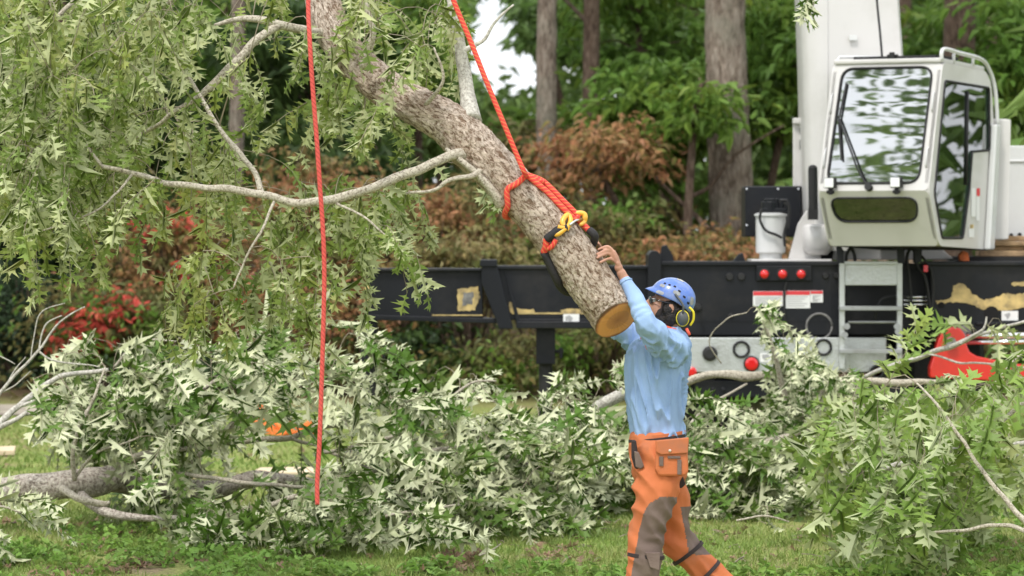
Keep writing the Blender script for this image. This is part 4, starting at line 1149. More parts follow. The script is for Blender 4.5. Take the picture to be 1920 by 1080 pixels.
    b.pxp([(903, 488), (903, 532), (936, 617), (962, 617), (930, 488)], Y1 - 0.05, 0.52)
    b.pxb(900, 487, 932, 500, Y1 - 0.07, 0.56)
    b.pxb(968, 603, 1236, 616, Y1 - 0.05, 0.5)
    ob = part(b, 'outrigger_beam', BLK)
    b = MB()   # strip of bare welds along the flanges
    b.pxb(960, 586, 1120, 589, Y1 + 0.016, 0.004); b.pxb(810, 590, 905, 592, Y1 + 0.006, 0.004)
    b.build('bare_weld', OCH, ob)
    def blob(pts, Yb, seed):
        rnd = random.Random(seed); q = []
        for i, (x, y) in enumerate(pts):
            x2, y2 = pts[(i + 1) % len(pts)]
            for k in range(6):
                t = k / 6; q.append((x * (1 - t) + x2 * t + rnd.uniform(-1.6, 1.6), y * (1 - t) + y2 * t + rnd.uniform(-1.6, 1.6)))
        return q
    b = MB(); b.pxp(blob([(858, 542), (896, 538), (900, 560), (890, 582), (858, 583)], Y, 1), Y1 + 0.036, 0.003); b.build('ochre_patch', OCH, ob)  # irregular ochre patches with a grey centre, painted on the beam face
    b = MB(); b.pxp(blob([(868, 549), (888, 548), (886, 570), (866, 574)], Y, 2), Y1 + 0.033, 0.0025); b.build('grey_patch', GREYP, ob)
    b = MB(); b.pxp(blob([(955, 566), (963, 568), (962, 577), (1000, 580), (1003, 587), (956, 587)], Y, 3), Y1 + 0.0165, 0.003); b.build('ochre_patch', OCH, ob)
    b = MB(); b.pxp(blob([(1052, 580), (1090, 579), (1091, 588), (1052, 588)], Y, 8), Y1 + 0.0165, 0.003); b.build('ochre_patch', OCH, ob)
    b = MB(); b.pxp(blob([(683, 530), (693, 532), (694, 575), (682, 584)], Y, 4), Y1 + 0.036, 0.003); b.build('ochre_patch', OCH, ob)
    b = MB(); b.pxb(1056, 589, 1086, 605, Y1 - 0.028, 0.007); b.build('load_decal', DEC, ob)
    b = MB(); b.pxp([(1060, 594), (1068, 591), (1074, 596), (1070, 603), (1064, 599), (1062, 604)], Y1 - 0.031, 0.002); b.build('decal_mark', DECG, ob)
    # jacks
    def jack(x, yb, yj, w):
        b = MB()
        z = gz(P(x, 0, Y).x, Y + .2)
        c = P(x, 600, Y1 + 0.2)
        b.box((c.x - w * Y / F, Y1 + 0.08, P(0, yj, Y).z), (c.x + w * Y / F, Y1 + 0.32, P(0, yb, Y).z))
        b.pxb(x + w, 656, x + w + 16, 662, Y1 + 0.12, 0.06); b.pxb(x + w + 8, 652, x + w + 14, 672, Y1 + 0.1, 0.1)
        j = part(b, 'outrigger_jack', BLK)
        b = MB(); b.cyl((c.x, Y1 + .2, z + 0.05), (c.x, Y1 + .2, P(0, yj - 4, Y).z), 13 * Y / F, None, 20); b.build('jack_ram', DBLK, j, smooth=False)
        b = MB(); b.lathe((c.x, Y1 + .2, z), (0, 0, 1), [(0, .22), (0.04, .22), (0.07, .1)], 24); b.build('jack_foot', BLK, j)
    jack(1023, 614, 684, 18); jack(692, 598, 690, 16)
    # --- beam to the other side
    b = MB()
    b.pxp([(1745, 494), (1745, 610), (1790, 622), (2200, 622), (2200, 494)], Y - 0.02, 0.5)
    b.pxb(1740, 490, 2200, 498, Y - 0.06, 0.58)
    b.pxb(1830, 604, 2200, 610, Y - 0.05, 0.03)
    b2 = part(b, 'outrigger_beam', BLK)
    Y2 = Y - 0.024
    b = MB()
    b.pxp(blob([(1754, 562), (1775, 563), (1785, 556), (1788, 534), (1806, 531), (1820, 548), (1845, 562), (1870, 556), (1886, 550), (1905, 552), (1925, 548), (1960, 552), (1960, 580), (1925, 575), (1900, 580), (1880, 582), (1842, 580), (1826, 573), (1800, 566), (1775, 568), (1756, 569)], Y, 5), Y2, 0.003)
    b.build('ochre_patch', OCH, b2)  # same ochre colour in long ragged patches on this beam
    b = MB(); b.pxp(blob([(1896, 530), (1930, 526), (1960, 524), (1960, 536), (1925, 536), (1898, 536)], Y, 6), Y2, 0.003); b.build('ochre_patch', OCH, b2)
    b = MB()
    for x, y, r in ((1859, 588, 14), (1765, 572, 6)):
        b.cyl(P(x, y, Y2 - .001), P(x, y, Y2 - 0.006), r * Y / F, None, 28)
    b.build('beam_hole', mat('hole dark', (0.003, 0.003, 0.003), 0.9), b2)
    b = MB(); b.pxb(1878, 583, 1909, 601, Y2 - 0.001, 0.004); b.build('load_decal', DEC, b2)
    b = MB(); b.pxp([(1883, 590), (1892, 586), (1895, 590), (1889, 599), (1886, 593)], Y2 - 0.004, 0.002); b.build('decal_mark', DECG, b2)
    # --- rear bumper panel with round lamps
    b = MB()
    b.pxb(1290, 633, 1576, 698, Y - 0.12, 0.06); b.pxb(1576, 633, 1662, 698, Y + 0.02, 0.06)
    pan = part(b, 'bumper_panel', ALU)
    def disc(x, y, r, m, name, th=0.02, ring=False):
        b = MB(); c = P(x, y, Y - 0.121)
        if ring: b.tube(ring_path(c + Vector((0, -0.01, 0)), (0, 1, 0), r * Y / F, 32), 2.6 * Y / F, 8)
        else: b.lathe(c, (0, -1, 0), [(0, r * Y / F), (th, r * Y / F), (th + 0.008, r * .6 * Y / F)], 28)
        return b.build(name, m, pan, smooth=ring)
    disc(1331, 663, 14, DBLK, 'rubber_plug'); disc(1390, 655, 14, DBLK, 'lamp_ring', ring=True); disc(1544, 651, 14, DBLK, 'lamp_ring', ring=True)
    disc(1409, 682, 15, DBLK, 'lamp_bezel', 0.012); disc(1409, 682, 12, REDL, 'tail_lamp', 0.022)
    disc(1297, 697, 9, REDL, 'side_lamp', 0.03); disc(1645, 697, 12, DBLK, 'lamp_bezel', -0.10); disc(1645, 697, 9, REDL, 'tail_lamp', -0.09)
    b = MB(); b.pxb(1425, 662, 1449, 679, Y - 0.124, 0.003); b.build('decal', DEC, pan)
    b = MB(); b.pxp([(1429, 665), (1440, 664), (1445, 670), (1437, 676), (1430, 672)], Y - 0.127, 0.002); b.build('decal_mark', DECG, pan)
    b = MB(); b.pxb(1305, 714, 1700, 745, Y - 0.05, 0.5); b.pxb(1310, 700, 1340, 716, Y - 0.02, 0.1); b.pxb(1640, 700, 1660, 716, Y - 0.02, 0.1)
    for x in (1338, 1356, 1590, 1660): b.cyl(P(x, 730, Y - .05), P(x, 730, Y - .065), 4 * Y / F, None, 10)
    part(b, 'rear_crossmember', BLK)
    # chassis and deck running away behind
    b = MB()
    b.box((P(1330, 0, Y).x, Y + 0.55, 0.95), (P(1680, 0, Y).x, Y + 9.0, 1.55))
    b.box((P(1245, 0, Y).x, Y + 0.55, 1.55), (P(1860, 0, Y).x, Y + 9.0, 1.72))
    part(b, 'chassis', BLK)
    WT = mat('tyre rubber', (0.02, 0.02, 0.021), 0.85, bump=0.5, bump_scale=40)
    for x in (1300, 1790):
        for dy in (1.0, 2.5):
            c = P(x, 0, Y); zc = gz(c.x, Y + dy) + 0.54
            b = MB(); prof = [(-.30, .30), (-.30, .48), (-.26, .535), (-.1, .55), (.1, .55), (.26, .535), (.30, .48), (.30, .30)]
            b.lathe((c.x, Y + dy, zc), (1, 0, 0), prof, 40)
            tyre = b.build('wheel', WT, root, smooth=False)
            b = MB(); b.lathe((c.x, Y + dy, zc), (1, 0, 0), [(-.305, .29), (-.25, .20), (.25, .20), (.305, .29)], 28); b.build('rim', WHT2, tyre)
    # --- ladder
    b = MB()
    for x in (1579, 1687):
        b.pxb(x - 5, 492, x + 5, 692, Y - 0.16, 0.05)
    b.pxb(1584, 496, 1684, 535, Y - 0.15, 0.03)
    b.pxb(1584, 490, 1684, 496, Y - 0.16, 0.20)
    lad = part(b, 'ladder', ALU, bevel=0.004)
    for y in (578, 659):
        b = MB(); b.pxb(1574, y - 4, 1692, y + 4, Y - 0.19, 0.09); b.build('rung', STEEL, lad, bevel=0.003)
    b = MB()
    for x, y in ((1584, 628), (1588, 612), (1682, 612), (1684, 622)): b.cyl(P(x, y, Y - .16), P(x, y, Y - .2), 6 * Y / F, None, 12)
    b.tube([P(1590, 604, Y - .1), P(1680, 604, Y - .1)], 2.4 * Y / F, 8)
    b.build('ladder_bolt', STEEL, lad)
    for x, s in ((1576, 1), (1690, 1)):
        b = MB()
        b.pxp([(x - 7, 494), (x - 8, 462), (x, 460), (x + 6, 470), (x + 7, 494)], Y - 0.16, 0.03)
        p, _ = catmull([P(x + 10, 494, Y - .1), P(x + 12, 475, Y - .1), P(x + 20, 466, Y - .1), P(x + 26, 478, Y - .1), P(x + 27, 494, Y - .1)], None, 5); b.tube(p, 3.2 * Y / F, 8)
        b.build('ladder_bracket', BLK, lad, bevel=0.003)
    b = MB(); b.pxp([(1712, 492), (1713, 464), (1722, 455), (1729, 470), (1728, 492)], Y - 0.1, 0.04)
    b.build('ladder_bracket', BLK, lad, bevel=0.003)
    # hydraulic lines beside the ladder
    b = MB()
    for k, y in enumerate((557, 563, 571)):
        b.tube([P(1694, y, Y - .05), P(1738, y + (k % 2), Y - .05)], 2.0 * Y / F, 8)
    b.build('hydraulic_pipe', CHR, root, smooth=True)
    b = MB()
    for pts in ([(1716, 470), (1722, 500), (1735, 520), (1742, 560), (1748, 615)], [(1700, 480), (1705, 520), (1708, 560), (1706, 600)], [(1640, 600), (1650, 565), (1670, 556), (1700, 557)], [(1728, 480), (1745, 505), (1750, 540), (1746, 600), (1752, 618)]):
        p, _ = catmull([P(x, y, Y - .07) for x, y in pts], None, 6); b.tube(p, 2.6 * Y / F, 8)
    b.build('hose', DBLK, root, smooth=True)
    b = MB(); b.pxb(1732, 497, 1740, 510, Y - .12, .04); b.build('reflector', REDL, root, bevel=0.003)
    # --- red bracket and chrome rod
    Yr = Y - 0.35
    b = MB()
    o = [(1744, 690), (1752, 665), (1760, 635), (1770, 620), (1786, 613), (1801, 616), (1810, 628), (1812, 645), (1818, 660), (1832, 668), (1870, 676), (1905, 682), (1960, 690), (2040, 700), (2040, 718), (1900, 716), (1744, 708)]
    b.pxp(o, Yr, 0.16)
    rb = part(b, 'red_bracket', REDP, bevel=0.01)
    b = MB(); b.cyl(P(1783, 642, Yr), P(1783, 642, Yr - .05), 10 * Y / F, None, 24); b.build('pivot_pin', GREYP, rb, bevel=0.004)
    b = MB(); b.cyl(P(1805, 626, Yr + .17), P(1805, 626, Yr + .20), 16 * Y / F, None, 24); b.build('pivot_pin', GREYP, rb, bevel=0.004)
    b = MB(); b.tube([P(1812, 642, Yr + .1), P(1990, 640, Yr + .1)], 4.4 * Y / F, 16); b.tube([P(1812, 630, Yr + .1), P(1990, 628, Yr + .1)], 6 * Y / F, 16); b.build('chrome_rod', CHR, rb, smooth=True)

    # ================= upper works
    b = MB()   # turntable bed, pivot plates
    b.pxb(1408, 486, 1560, 496, Y + 0.3, 0.5)
    b.pxp([(1478, 487), (1496, 420), (1512, 395), (1526, 395), (1532, 430), (1540, 487)], Y + 0.45, 0.06)
    b.pxp([(1560, 487), (1566, 452), (1760, 462), (1790, 487)], Y + 0.6, 0.3)
    b.pxb(1487, 222, 1509, 350, Y + 1.0, 0.05)
    b.pxp([(1487, 350), (1480, 440), (1540, 480), (1540, 350), (1509, 290), (1509, 350)], Y + 1.0, 0.05)
    b.pxb(1487, 221, 1512, 232, Y + 0.96, 0.1)
    up = part(b, 'turntable_frame', WHT, bevel=0.008)
    b = MB(); b.pxb(1500, 240, 1507, 252, Y + .94, .06); b.pxb(1500, 262, 1507, 280, Y + .94, .06); b.build('latch', BLK, up)
    b = MB(); b.pxb(1512, 420, 1560, 488, Y + 0.75, 0.3); b.pxp([(1506, 430), (1560, 400), (1580, 487), (1530, 487)], Y + 0.62, 0.05); part(b, 'swing_motor', DBLK, bevel=0.01)
    b = MB(); b.pxb(1397, 349, 1503, 444, Y + 0.9, 0.5); bb = part(b, 'battery_box', BLK, bevel=0.01)
    b = MB()
    for x, y in ((1459, 354), (1400, 422), (1497, 354), (1400, 354)): b.cyl(P(x, y, Y + .9), P(x, y, Y + .89), 2 * Y / F, None, 8)
    b.build('box_bolt', CHR, bb)
    # reservoir with pump
    b = MB(); c = P(1445, 475, Y + 0.55); h = 75 * Y / F
    b.lathe(c, (0, 0, 1), [(0, .105), (0.01, .118), (h * .93, .118), (h * .95, .13), (h, .13), (h + .01, .10)], 32)
    res = b.build('hydraulic_reservoir', WHT2, root, smooth=False)
    res.data.set_sharp_from_angle(angle=R(30)); res.data.polygons.foreach_set('use_smooth', [True] * len(res.data.polygons))
    b = MB(); b.lathe(P(1445, 486, Y + .55), (0, 0, 1), [(0, .09), (11 * Y / F, .09)], 20)
    b.build('reservoir_foot', WHT2, res)
    b = MB(); b.pxb(1433, 372, 1453, 398, Y + .5, .1); b.pxb(1450, 380, 1470, 392, Y + .5, .1); b.cyl(P(1445, 398, Y + .55), P(1445, 378, Y + .55), .075, None, 16); b.pxb(1430, 390, 1475, 398, Y + .48, .12)
    for x in (1457, 1466, 1474): b.cyl(P(x, 396, Y + .5), P(x, 372, Y + .5), .016, None, 8)
    b.build('pump_head', BLK, res, bevel=0.006)
    b = MB()
    for pts in ([(1428, 392), (1425, 412), (1436, 432), (1455, 440), (1466, 446)], [(1470, 380), (1480, 390), (1476, 415), (1470, 440), (1472, 462)], [(1462, 376), (1476, 378), (1480, 400), (1477, 430)]):
        p, _ = catmull([P(x, y, Y + .4) for x, y in pts], None, 6); b.tube(p, 2.6 * Y / F, 8)
    b.build('hose', DBLK, res, smooth=True)
    # boom: a tall box with a rolled corner, leaning back over the deck
    def boomring(px0, px1, px2, py, Yf, dep, ch=0.05):
        a = P(px0, py, Yf + 0.16); m_ = P(px1, py, Yf); e = P(px2, py, Yf + 0.02)
        z = a.z
        pts = [a, Vector((a.x + (m_.x - a.x) * .12, Yf + 0.09, z)), Vector((a.x + (m_.x - a.x) * .38, Yf + 0.03, z)), Vector((a.x + (m_.x - a.x) * .75, Yf + .0, z)), m_, Vector((m_.x + .01, Yf + 0.012, z)), e - Vector((.06, 0, 0)), Vector((e.x - .02, Yf + .035, z)), Vector((e.x, Yf + 0.09, z)), Vector((e.x, Yf + dep, z)), Vector((a.x, Yf + dep, z))]
        return pts
    b = MB()
    rings_ = [boomring(1516, 1549, 1600, 470, Y + 0.40, 0.6), boomring(1508, 1551, 1672, 330, Y + .42, .65), boomring(1504, 1552, 1696, 118, Y + 0.45, 0.7), boomring(1497, 1551, 1683, -60, Y + 0.5, 0.7), boomring(1492, 1545, 1660, -500, Y + 0.6, 0.7)]
    nr = len(rings_[0])
    for rg in rings_: b.v += [tuple(p) for p in rg]
    for j in range(len(rings_) - 1):
        for k in range(nr):
            k2 = (k + 1) % nr
            b.f.append((j * nr + k, j * nr + k2, (j + 1) * nr + k2, (j + 1) * nr + k)); b.m.append(0)
    b.f.append(tuple(range(nr))[::-1]); b.f.append(tuple((len(rings_) - 1) * nr + k for k in range(nr))); b.m += [0, 0]
    boom = b.build('boom', WHT, root, smooth=True); boom.data.set_sharp_from_angle(angle=R(28))
    b = MB(); b.lathe(P(1534, 478, Y + .42), (0, 0, 1), [(0, .07), (.05, .12), (.22, .125), (.24, .09)], 24); b.build('boom_foot', WHT, boom, smooth=True)
    b = MB(); b.pxb(1592, 66, 1607, 76, Y + .44, .02); b.cyl(P(1603, 110, Y + .45), P(1603, 110, Y + .43), 3 * Y / F, None, 10); b.build('boom_tab', WHT2, boom, bevel=0.003)
    b = MB(); p, _ = catmull([P(1641, -40, Y - .1), P(1645, 10, Y - .15), P(1650, 60, Y - .2), P(1654, 108, Y - .25)], None, 6); b.tube(p, 2.2 * Y / F, 8)
    b.build('antenna_cable', DBLK, root, smooth=True)
    b = MB(); b.cyl(P(1525, 408, Y + .25), P(1524, 318, Y + .25), 9 * Y / F, None, 16); b.ell(P(1524, 316, Y + .25), (.036, .036, .03)); b.pxb(1516, 392, 1534, 412, Y + .2, .08)
    b.build('boom_strut', DBLK, root, smooth=False)
    b = MB()   # engine cover to the side of the cab
    b.pxp([(1866, 285), (1872, 276), (1890, 273), (2010, 274), (2010, 478), (1925, 462), (1868, 440)], Y + 1.1, 1.2)
    b.pxb(1866, 300, 2010, 304, Y + 1.085, 0.02)
    eng = part(b, 'engine_cover', WHT2, bevel=0.012)
    b = MB(); b.tube([P(1872, 285, Y + 1.05), P(1876, 300, Y + 1.03), P(1872, 318, Y + 1.05)], 2.5 * Y / F, 8); b.cyl(P(1887, 316, Y + 1.1), P(1887, 316, Y + 1.07), 4 * Y / F, None, 12); b.build('cover_latch', CHR, eng, smooth=True)
    b = MB()
    for x, y in ((1912, 440), (1896, 441), (1925, 452)): b.cyl(P(x, y, Y + 1.1), P(x, y, Y + 1.07), 4 * Y / F, None, 10)
    b.build('rubber_stop', DBLK, eng)
    # ================= cab
    th = R(-27)
    o = P(1536, 358, 29.75)         # knee corner on the boom side
    Mx = Matrix.Translation((o.x, o.y, 0)) @ Matrix.Rotation(th, 4, 'Z')
    Wd = 0.875
    zt, zk, zb = 3.345, 2.372, 1.955
    prof = [(0.30, zt), (0.0, zk), (0.22, zb), (1.30, zb - .03), (1.42, 2.9), (1.36, 3.2), (1.24, zt - 0.03)]
    def Lp(x, y, z): return Mx @ Vector((x, y, z))
    cab = thing('cab', (0, 0, 0), None, None)
    del_keys = [k for k in cab.keys()]
    cab.parent = root; cab.location = (0, 0, 0)
    def rr(pts, r=0.06, n=5):
        """rounds the corners of a 2-D polygon"""
        out = []
        m = len(pts)
        for i in range(m):
            p0 = Vector(pts[i - 1]); p1 = Vector(pts[i]); p2 = Vector(pts[(i + 1) % m])
            a = (p0 - p1); c = (p2 - p1); q = min(r, a.length * .45, c.length * .45)
            A = p1 + a.normalized() * q; B = p1 + c.normalized() * q
            for k in range(n + 1):
                t = k / n; out.append(((1 - t) ** 2 * A + 2 * t * (1 - t) * p1 + t * t * B))
        return out
    def frame_panel(outer, inner, f, thick, ro=0.03, ri=0.07):
        """panel with a rounded hole: f maps (u,v,depth) to the cab"""
        mb = MB(); O = rr(outer, ro); I = rr(inner, ri); n = len(O)
        for d in (0, thick):
            for q in O: mb.v.append(tuple(f(q[0], q[1], d)))
            for q in I: mb.v.append(tuple(f(q[0], q[1], d)))
        for k in range(n):
            k2 = (k + 1) % n
            mb.f += [(k, k2, n + k2, n + k), (2 * n + k, 3 * n + k, 3 * n + k2, 2 * n + k2), (k2, k, 2 * n + k, 2 * n + k2), (n + k, n + k2, 3 * n + k2, 3 * n + k)]
            mb.m += [0] * 4
        return mb, I
    def pane(I, f, d):
        mb = MB(); n = len(I)
        mb.prism([f(q[0], q[1], d) for q in I], f(0, 0, d + .006) - f(0, 0, d)); return mb
    GL = glass_mat('windscreen glass', (0.10, 0.13, 0.13), reflect=0.46, wave=0.010, wscale=0.75, rough=0.02)
    GL2 = glass_mat('door glass', (0.70, 0.88, 0.76), reflect=0.22, blend=0.3)
    GL3 = glass_mat('lower glass', (0.16, 0.19, 0.19), reflect=0.10, wave=0.01, blend=0.3)
    RUB = DBLK
    hgt = math.hypot(0.30, zt - zk)
    def fF(u, v, d):   # upper front: u across, v up the lean
        t = v / hgt
        n = Vector((0, (zt - zk), -0.30)).normalized()   # inward
        q = Vector((u, 0.30 * t, zk + (zt - zk) * t)) + n * d
        return Mx @ q
    h2 = math.hypot(0.22, zk - zb)
    def fL(u, v, d):   # lower front: v downwards from the knee as negative
        t = -v / h2
        n = Vector((0, (zk - zb), 0.22)).normalized()
        q = Vector((u, 0.22 * t, zk + (zb - zk) * t)) + n * d
        return Mx @ q
    def fS(x0):
        def g(u, v, d): return Mx @ Vector((x0 - d if x0 > 0.1 else x0 + d, u, v))
        return g
    mb, I = frame_panel([(0.0, 0.0), (Wd, 0.0), (Wd, hgt), (0.0, hgt)], [(0.055, 0.06), (Wd - 0.075, 0.06), (Wd - 0.065, hgt - 0.035), (0.075, hgt - 0.035)], fF, 0.04, 0.03, 0.10)
    fr = mb.build('front_frame', WHT, cab)
    pane(I, fF, 0.004).build('windscreen', GL, cab)
    mb = MB(); mb.tube([fF(q[0], q[1], -0.004) for q in I], 0.0095, 8, closed=True); mb.build('windscreen_seal', RUB, cab, smooth=True)
    mb, I = frame_panel([(0.0, -h2), (Wd, -h2), (Wd, 0), (0, 0)], [(0.10, -h2 * 0.56), (Wd - 0.13, -h2 * 0.56), (Wd - 0.09, -0.06), (0.07, -0.06)], fL, 0.04, 0.03, 0.09)
    mb.build('lower_front', WHT, cab)
    pane(I, fL, 0.004).build('lower_window', GL3, cab)
    mb = MB(); mb.tube([fL(q[0], q[1], -0.003) for q in I], 0.008, 8, closed=True); mb.build('lower_window_seal', RUB, cab, smooth=True)
    # door side and far side
    outer = [(0.30, zt), (0.0, zk), (0.22, zb), (1.30, zb - .03), (1.42, 2.9), (1.36, 3.22), (1.24, zt - 0.03)]
    inner = [(0.335, zt - .14), (0.11, zk - .02), (0.27, zb + .06), (0.72, zb + .06), (0.86, zk + .02), (0.92, 2.68), (1.31, 2.70), (1.30, zt - .16)]
    def side(x0, name, thick=0.04):
        f = fS(x0)
        O = rr(outer, 0.06); I = rr(inner, 0.03)
        # bridge by tessellation: outer polygon with hole
        tri = tessellate_polygon([[Vector((q[0], q[1], 0)) for q in O], [Vector((q[0], q[1], 0)) for q in I]])
        allp = O + I; n = len(allp); mb = MB()
        for d in (0, thick):
            for q in allp: mb.v.append(tuple(f(q[0], q[1], d)))
        for t in tri:
            mb.f.append(tuple(t)); mb.f.append(tuple(x + n for x in t)); mb.m += [0, 0]
        no = len(O)
        for k in range(no):
            k2 = (k + 1) % no; mb.f.append((k, k2, n + k2, n + k)); mb.m.append(0)
        for k in range(len(I)):
            k2 = (k + 1) % len(I); mb.f.append((no + k2, no + k, n + no + k, n + no + k2)); mb.m.append(0)
        ob_ = mb.build(name, WHT, cab)
        return I, f
    I, f = side(Wd + 0.012, 'door_side')
    pane(I, f, 0.006).build('door_window', GL2, cab)
    mb = MB(); mb.tube([f(q[0], q[1], -0.003) for q in I], 0.010, 8, closed=True)
    mb.tube([f(0.80, zk + .05, 0), f(0.83, zt - .2, 0)], 0.012, 8)
    mb.build('door_seal', RUB, cab, smooth=True)
    I, f = side(-0.012, 'side_panel'); pane(I, f, 0.02).build('side_window', GL2, cab)
    mb = MB()
    mb.prism([Lp(0, 0.28, zt), Lp(Wd, 0.28, zt), Lp(Wd, 1.24, zt - .03), Lp(0, 1.24, zt - .03)], Mx.to_3x3() @ Vector((0, 0, 0.035)))
    mb.build('roof', WHT, cab, bevel=0.01)
    mb = MB()
    mb.prism([Lp(0, 0.30, zb - .005), Lp(Wd, 0.30, zb - .005), Lp(Wd, 1.30, zb - .035), Lp(0, 1.30, zb - .035)], (0, 0, 0.03))
    mb.build('cab_floor', DBLK, cab)
    mb = MB()
    mb.prism([Lp(0.03, 1.31, zb), Lp(Wd - .03, 1.31, zb), Lp(Wd - .03, 1.38, 2.35), Lp(0.03, 1.38, 2.35)], Mx.to_3x3() @ Vector((0, 0.03, 0)))
    mb.build('rear_wall', WHT, cab)
    mb = MB()   # door edge flare behind the door
    mb.prism([Lp(Wd + .014, 1.18, zb - .03), Lp(Wd + .014, 1.30, zb - .03), Lp(Wd + .014, 1.44, 2.9), Lp(Wd + .014, 1.34, 2.9)], Mx.to_3x3() @ Vector((0.05, 0, 0)))
    mb.build('door_pillar', WHT2, cab, bevel=0.012)
    mb = MB()
    mb.prism([Lp(Wd - .1, 1.46, 2.0), Lp(Wd - .02, 1.46, 2.0), Lp(Wd - .02, 1.52, 2.95), Lp(Wd - .1, 1.52, 2.95)], Mx.to_3x3() @ Vector((0.12, 0.06, 0)))
    mb.build('cab_guard_post', WHT, cab, bevel=0.012)
    # roof rail, roof hatch visor
    mb = MB()
    rail = [Lp(Wd + .0, 0.30, zt + .02), Lp(Wd + .0, 0.34, zt + .10), Lp(Wd + .0, 0.7, zt + .085), Lp(Wd + .0, 1.14, zt + .06), Lp(Wd + .0, 1.32, zt + .0), Lp(Wd + .02, 1.42, zt - .16), Lp(Wd + .03, 1.45, 2.9)]
    p, _ = catmull(rail, None, 6); mb.tube(p, 0.016, 10)
    for yy, zz in ((0.56, .088), (0.98, .07)): mb.tube([Lp(Wd, yy, zt), Lp(Wd, yy, zt + zz)], 0.012, 8)
    mb.tube([Lp(0.02, 0.30, zt + .02), Lp(0.02, 0.36, zt + .06), Lp(0.3, 0.5, zt + .06)], 0.012, 8)
    mb.build('roof_rail', WHT2, cab, smooth=True)
    mb = MB(); mb.prism([Lp(0.15, 0.32, zt + .035), Lp(Wd - .05, 0.32, zt + .035), Lp(Wd - .05, 0.8, zt + .035), Lp(0.15, 0.8, zt + .035)], (0, 0, 0.022))
    mb.cyl(Lp(0.47, 0.31, zt + .04), Lp(0.47, 0.31, zt + .085), 0.022, None, 10); mb.tube([Lp(0.43, 0.31, zt + .06), Lp(0.52, 0.31, zt + .06)], 0.01, 8)
    mb.build('roof_hatch', DBLK, cab, bevel=0.005)
    # wipers
    mb = MB()
    mb.tube([fF(0.40, 0.02, -.03), fF(0.30, 0.18, -.045), fF(0.10, 0.58, -.03)], 0.008, 8); pass
    mb.tube([fF(0.16, 0.24, -.015), fF(0.10, 0.56, -.02), fF(0.125, 0.86, -.012)], 0.0085, 8)
    mb.cyl(fF(0.41, 0.02, 0.0), fF(0.41, 0.02, -.045), 0.028, None, 14)
    mb.build('wiper', DBLK, cab, smooth=False)
    for u in (0.11, 0.645):
        mb = MB(); c0 = fF(u, 0.045, -.06)
        m3 = Mx.to_3x3()
        mb.box((-.042, -.03, -.04), (.042, .03, .04), M=Matrix.Translation(c0) @ m3.to_4x4())
        lt = mb.build('work_light', DBLK, cab, bevel=0.006)
        mb = MB(); mb.box((-.037, -.036, -.035), (.037, -.029, .035), M=Matrix.Translation(c0) @ m3.to_4x4()); mb.build('light_lens', mat('lamp lens', (0.75, 0.76, 0.76), 0.15, coat=0.5), lt, bevel=0.003)
        mb = MB(); mb.box((-.012, -.01, -.09), (.012, .02, -.03), M=Matrix.Translation(c0) @ m3.to_4x4()); mb.cyl(c0 - Vector((.03, 0, .07)), c0 + Vector((.03, 0, -.07)), .012, None, 10); mb.build('light_bracket', DBLK, lt)
    # grab handles on the corner posts
    for u in (0.018, Wd - 0.03):
        for v in (0.18, 0.62):
            mb = MB(); mb.tube([fF(u, v, 0), fF(u, v + .02, -.02), fF(u, v + .14, -.02), fF(u, v + .16, 0)], 0.006, 6)
            mb.build('grab_handle', WHT2, cab, smooth=True)
    # decals on the door
    f = fS(Wd + .014)
    def dec(u0, v0, u1, v1, m, d=-0.002):
        mb = MB(); mb.prism([f(u0, v0, d), f(u1, v0, d), f(u1, v1, d), f(u0, v1, d)], f(0, 0, d - .002) - f(0, 0, d)); mb.build('door_decal', m, cab)
    dec(0.90, 2.18, 1.00, 2.40, DEC); dec(1.01, 2.15, 1.08, 2.40, DEC); dec(1.01, 2.34, 1.08, 2.40, DECR, -0.005); dec(0.84, 2.02, 0.96, 2.12, DEC); dec(0.86, 2.09, 0.94, 2.12, OCH, -0.005)
    # inside: seat, console, levers
    GR = mat('seat fabric', (0.03, 0.03, 0.033), 0.9)
    mb = MB(); Mz = Mx
    mb.box((0.2, 0.62, 2.15), (0.66, 1.1, 2.30), M=Mz); mb.box((0.22, 1.02, 2.28), (0.64, 1.16, 2.85), M=Mz); mb.box((0.30, 1.05, 2.86), (0.56, 1.13, 3.05), M=Mz); mb.box((0.3, .7, 1.96), (.56, 1.0, 2.15), M=Mz)
    mb.build('operator_seat', GR, cab, bevel=0.03)
    mb = MB(); mb.box((0.66, 0.5, 2.05), (0.80, 1.0, 2.40), M=Mz); mb.box((0.08, 0.5, 2.05), (0.2, 1.0, 2.40), M=Mz); mb.box((0.55, 0.25, 2.05), (0.75, 0.36, 2.50), M=Mz)
    mb.cyl(Lp(0.73, 0.62, 2.4), Lp(0.73, 0.6, 2.58), 0.012, None, 8); mb.ell(Lp(0.73, 0.6, 2.6), (.03, .03, .04), nu=12, nv=8)
    mb.build('control_console', GR, cab, bevel=0.01)
crane()

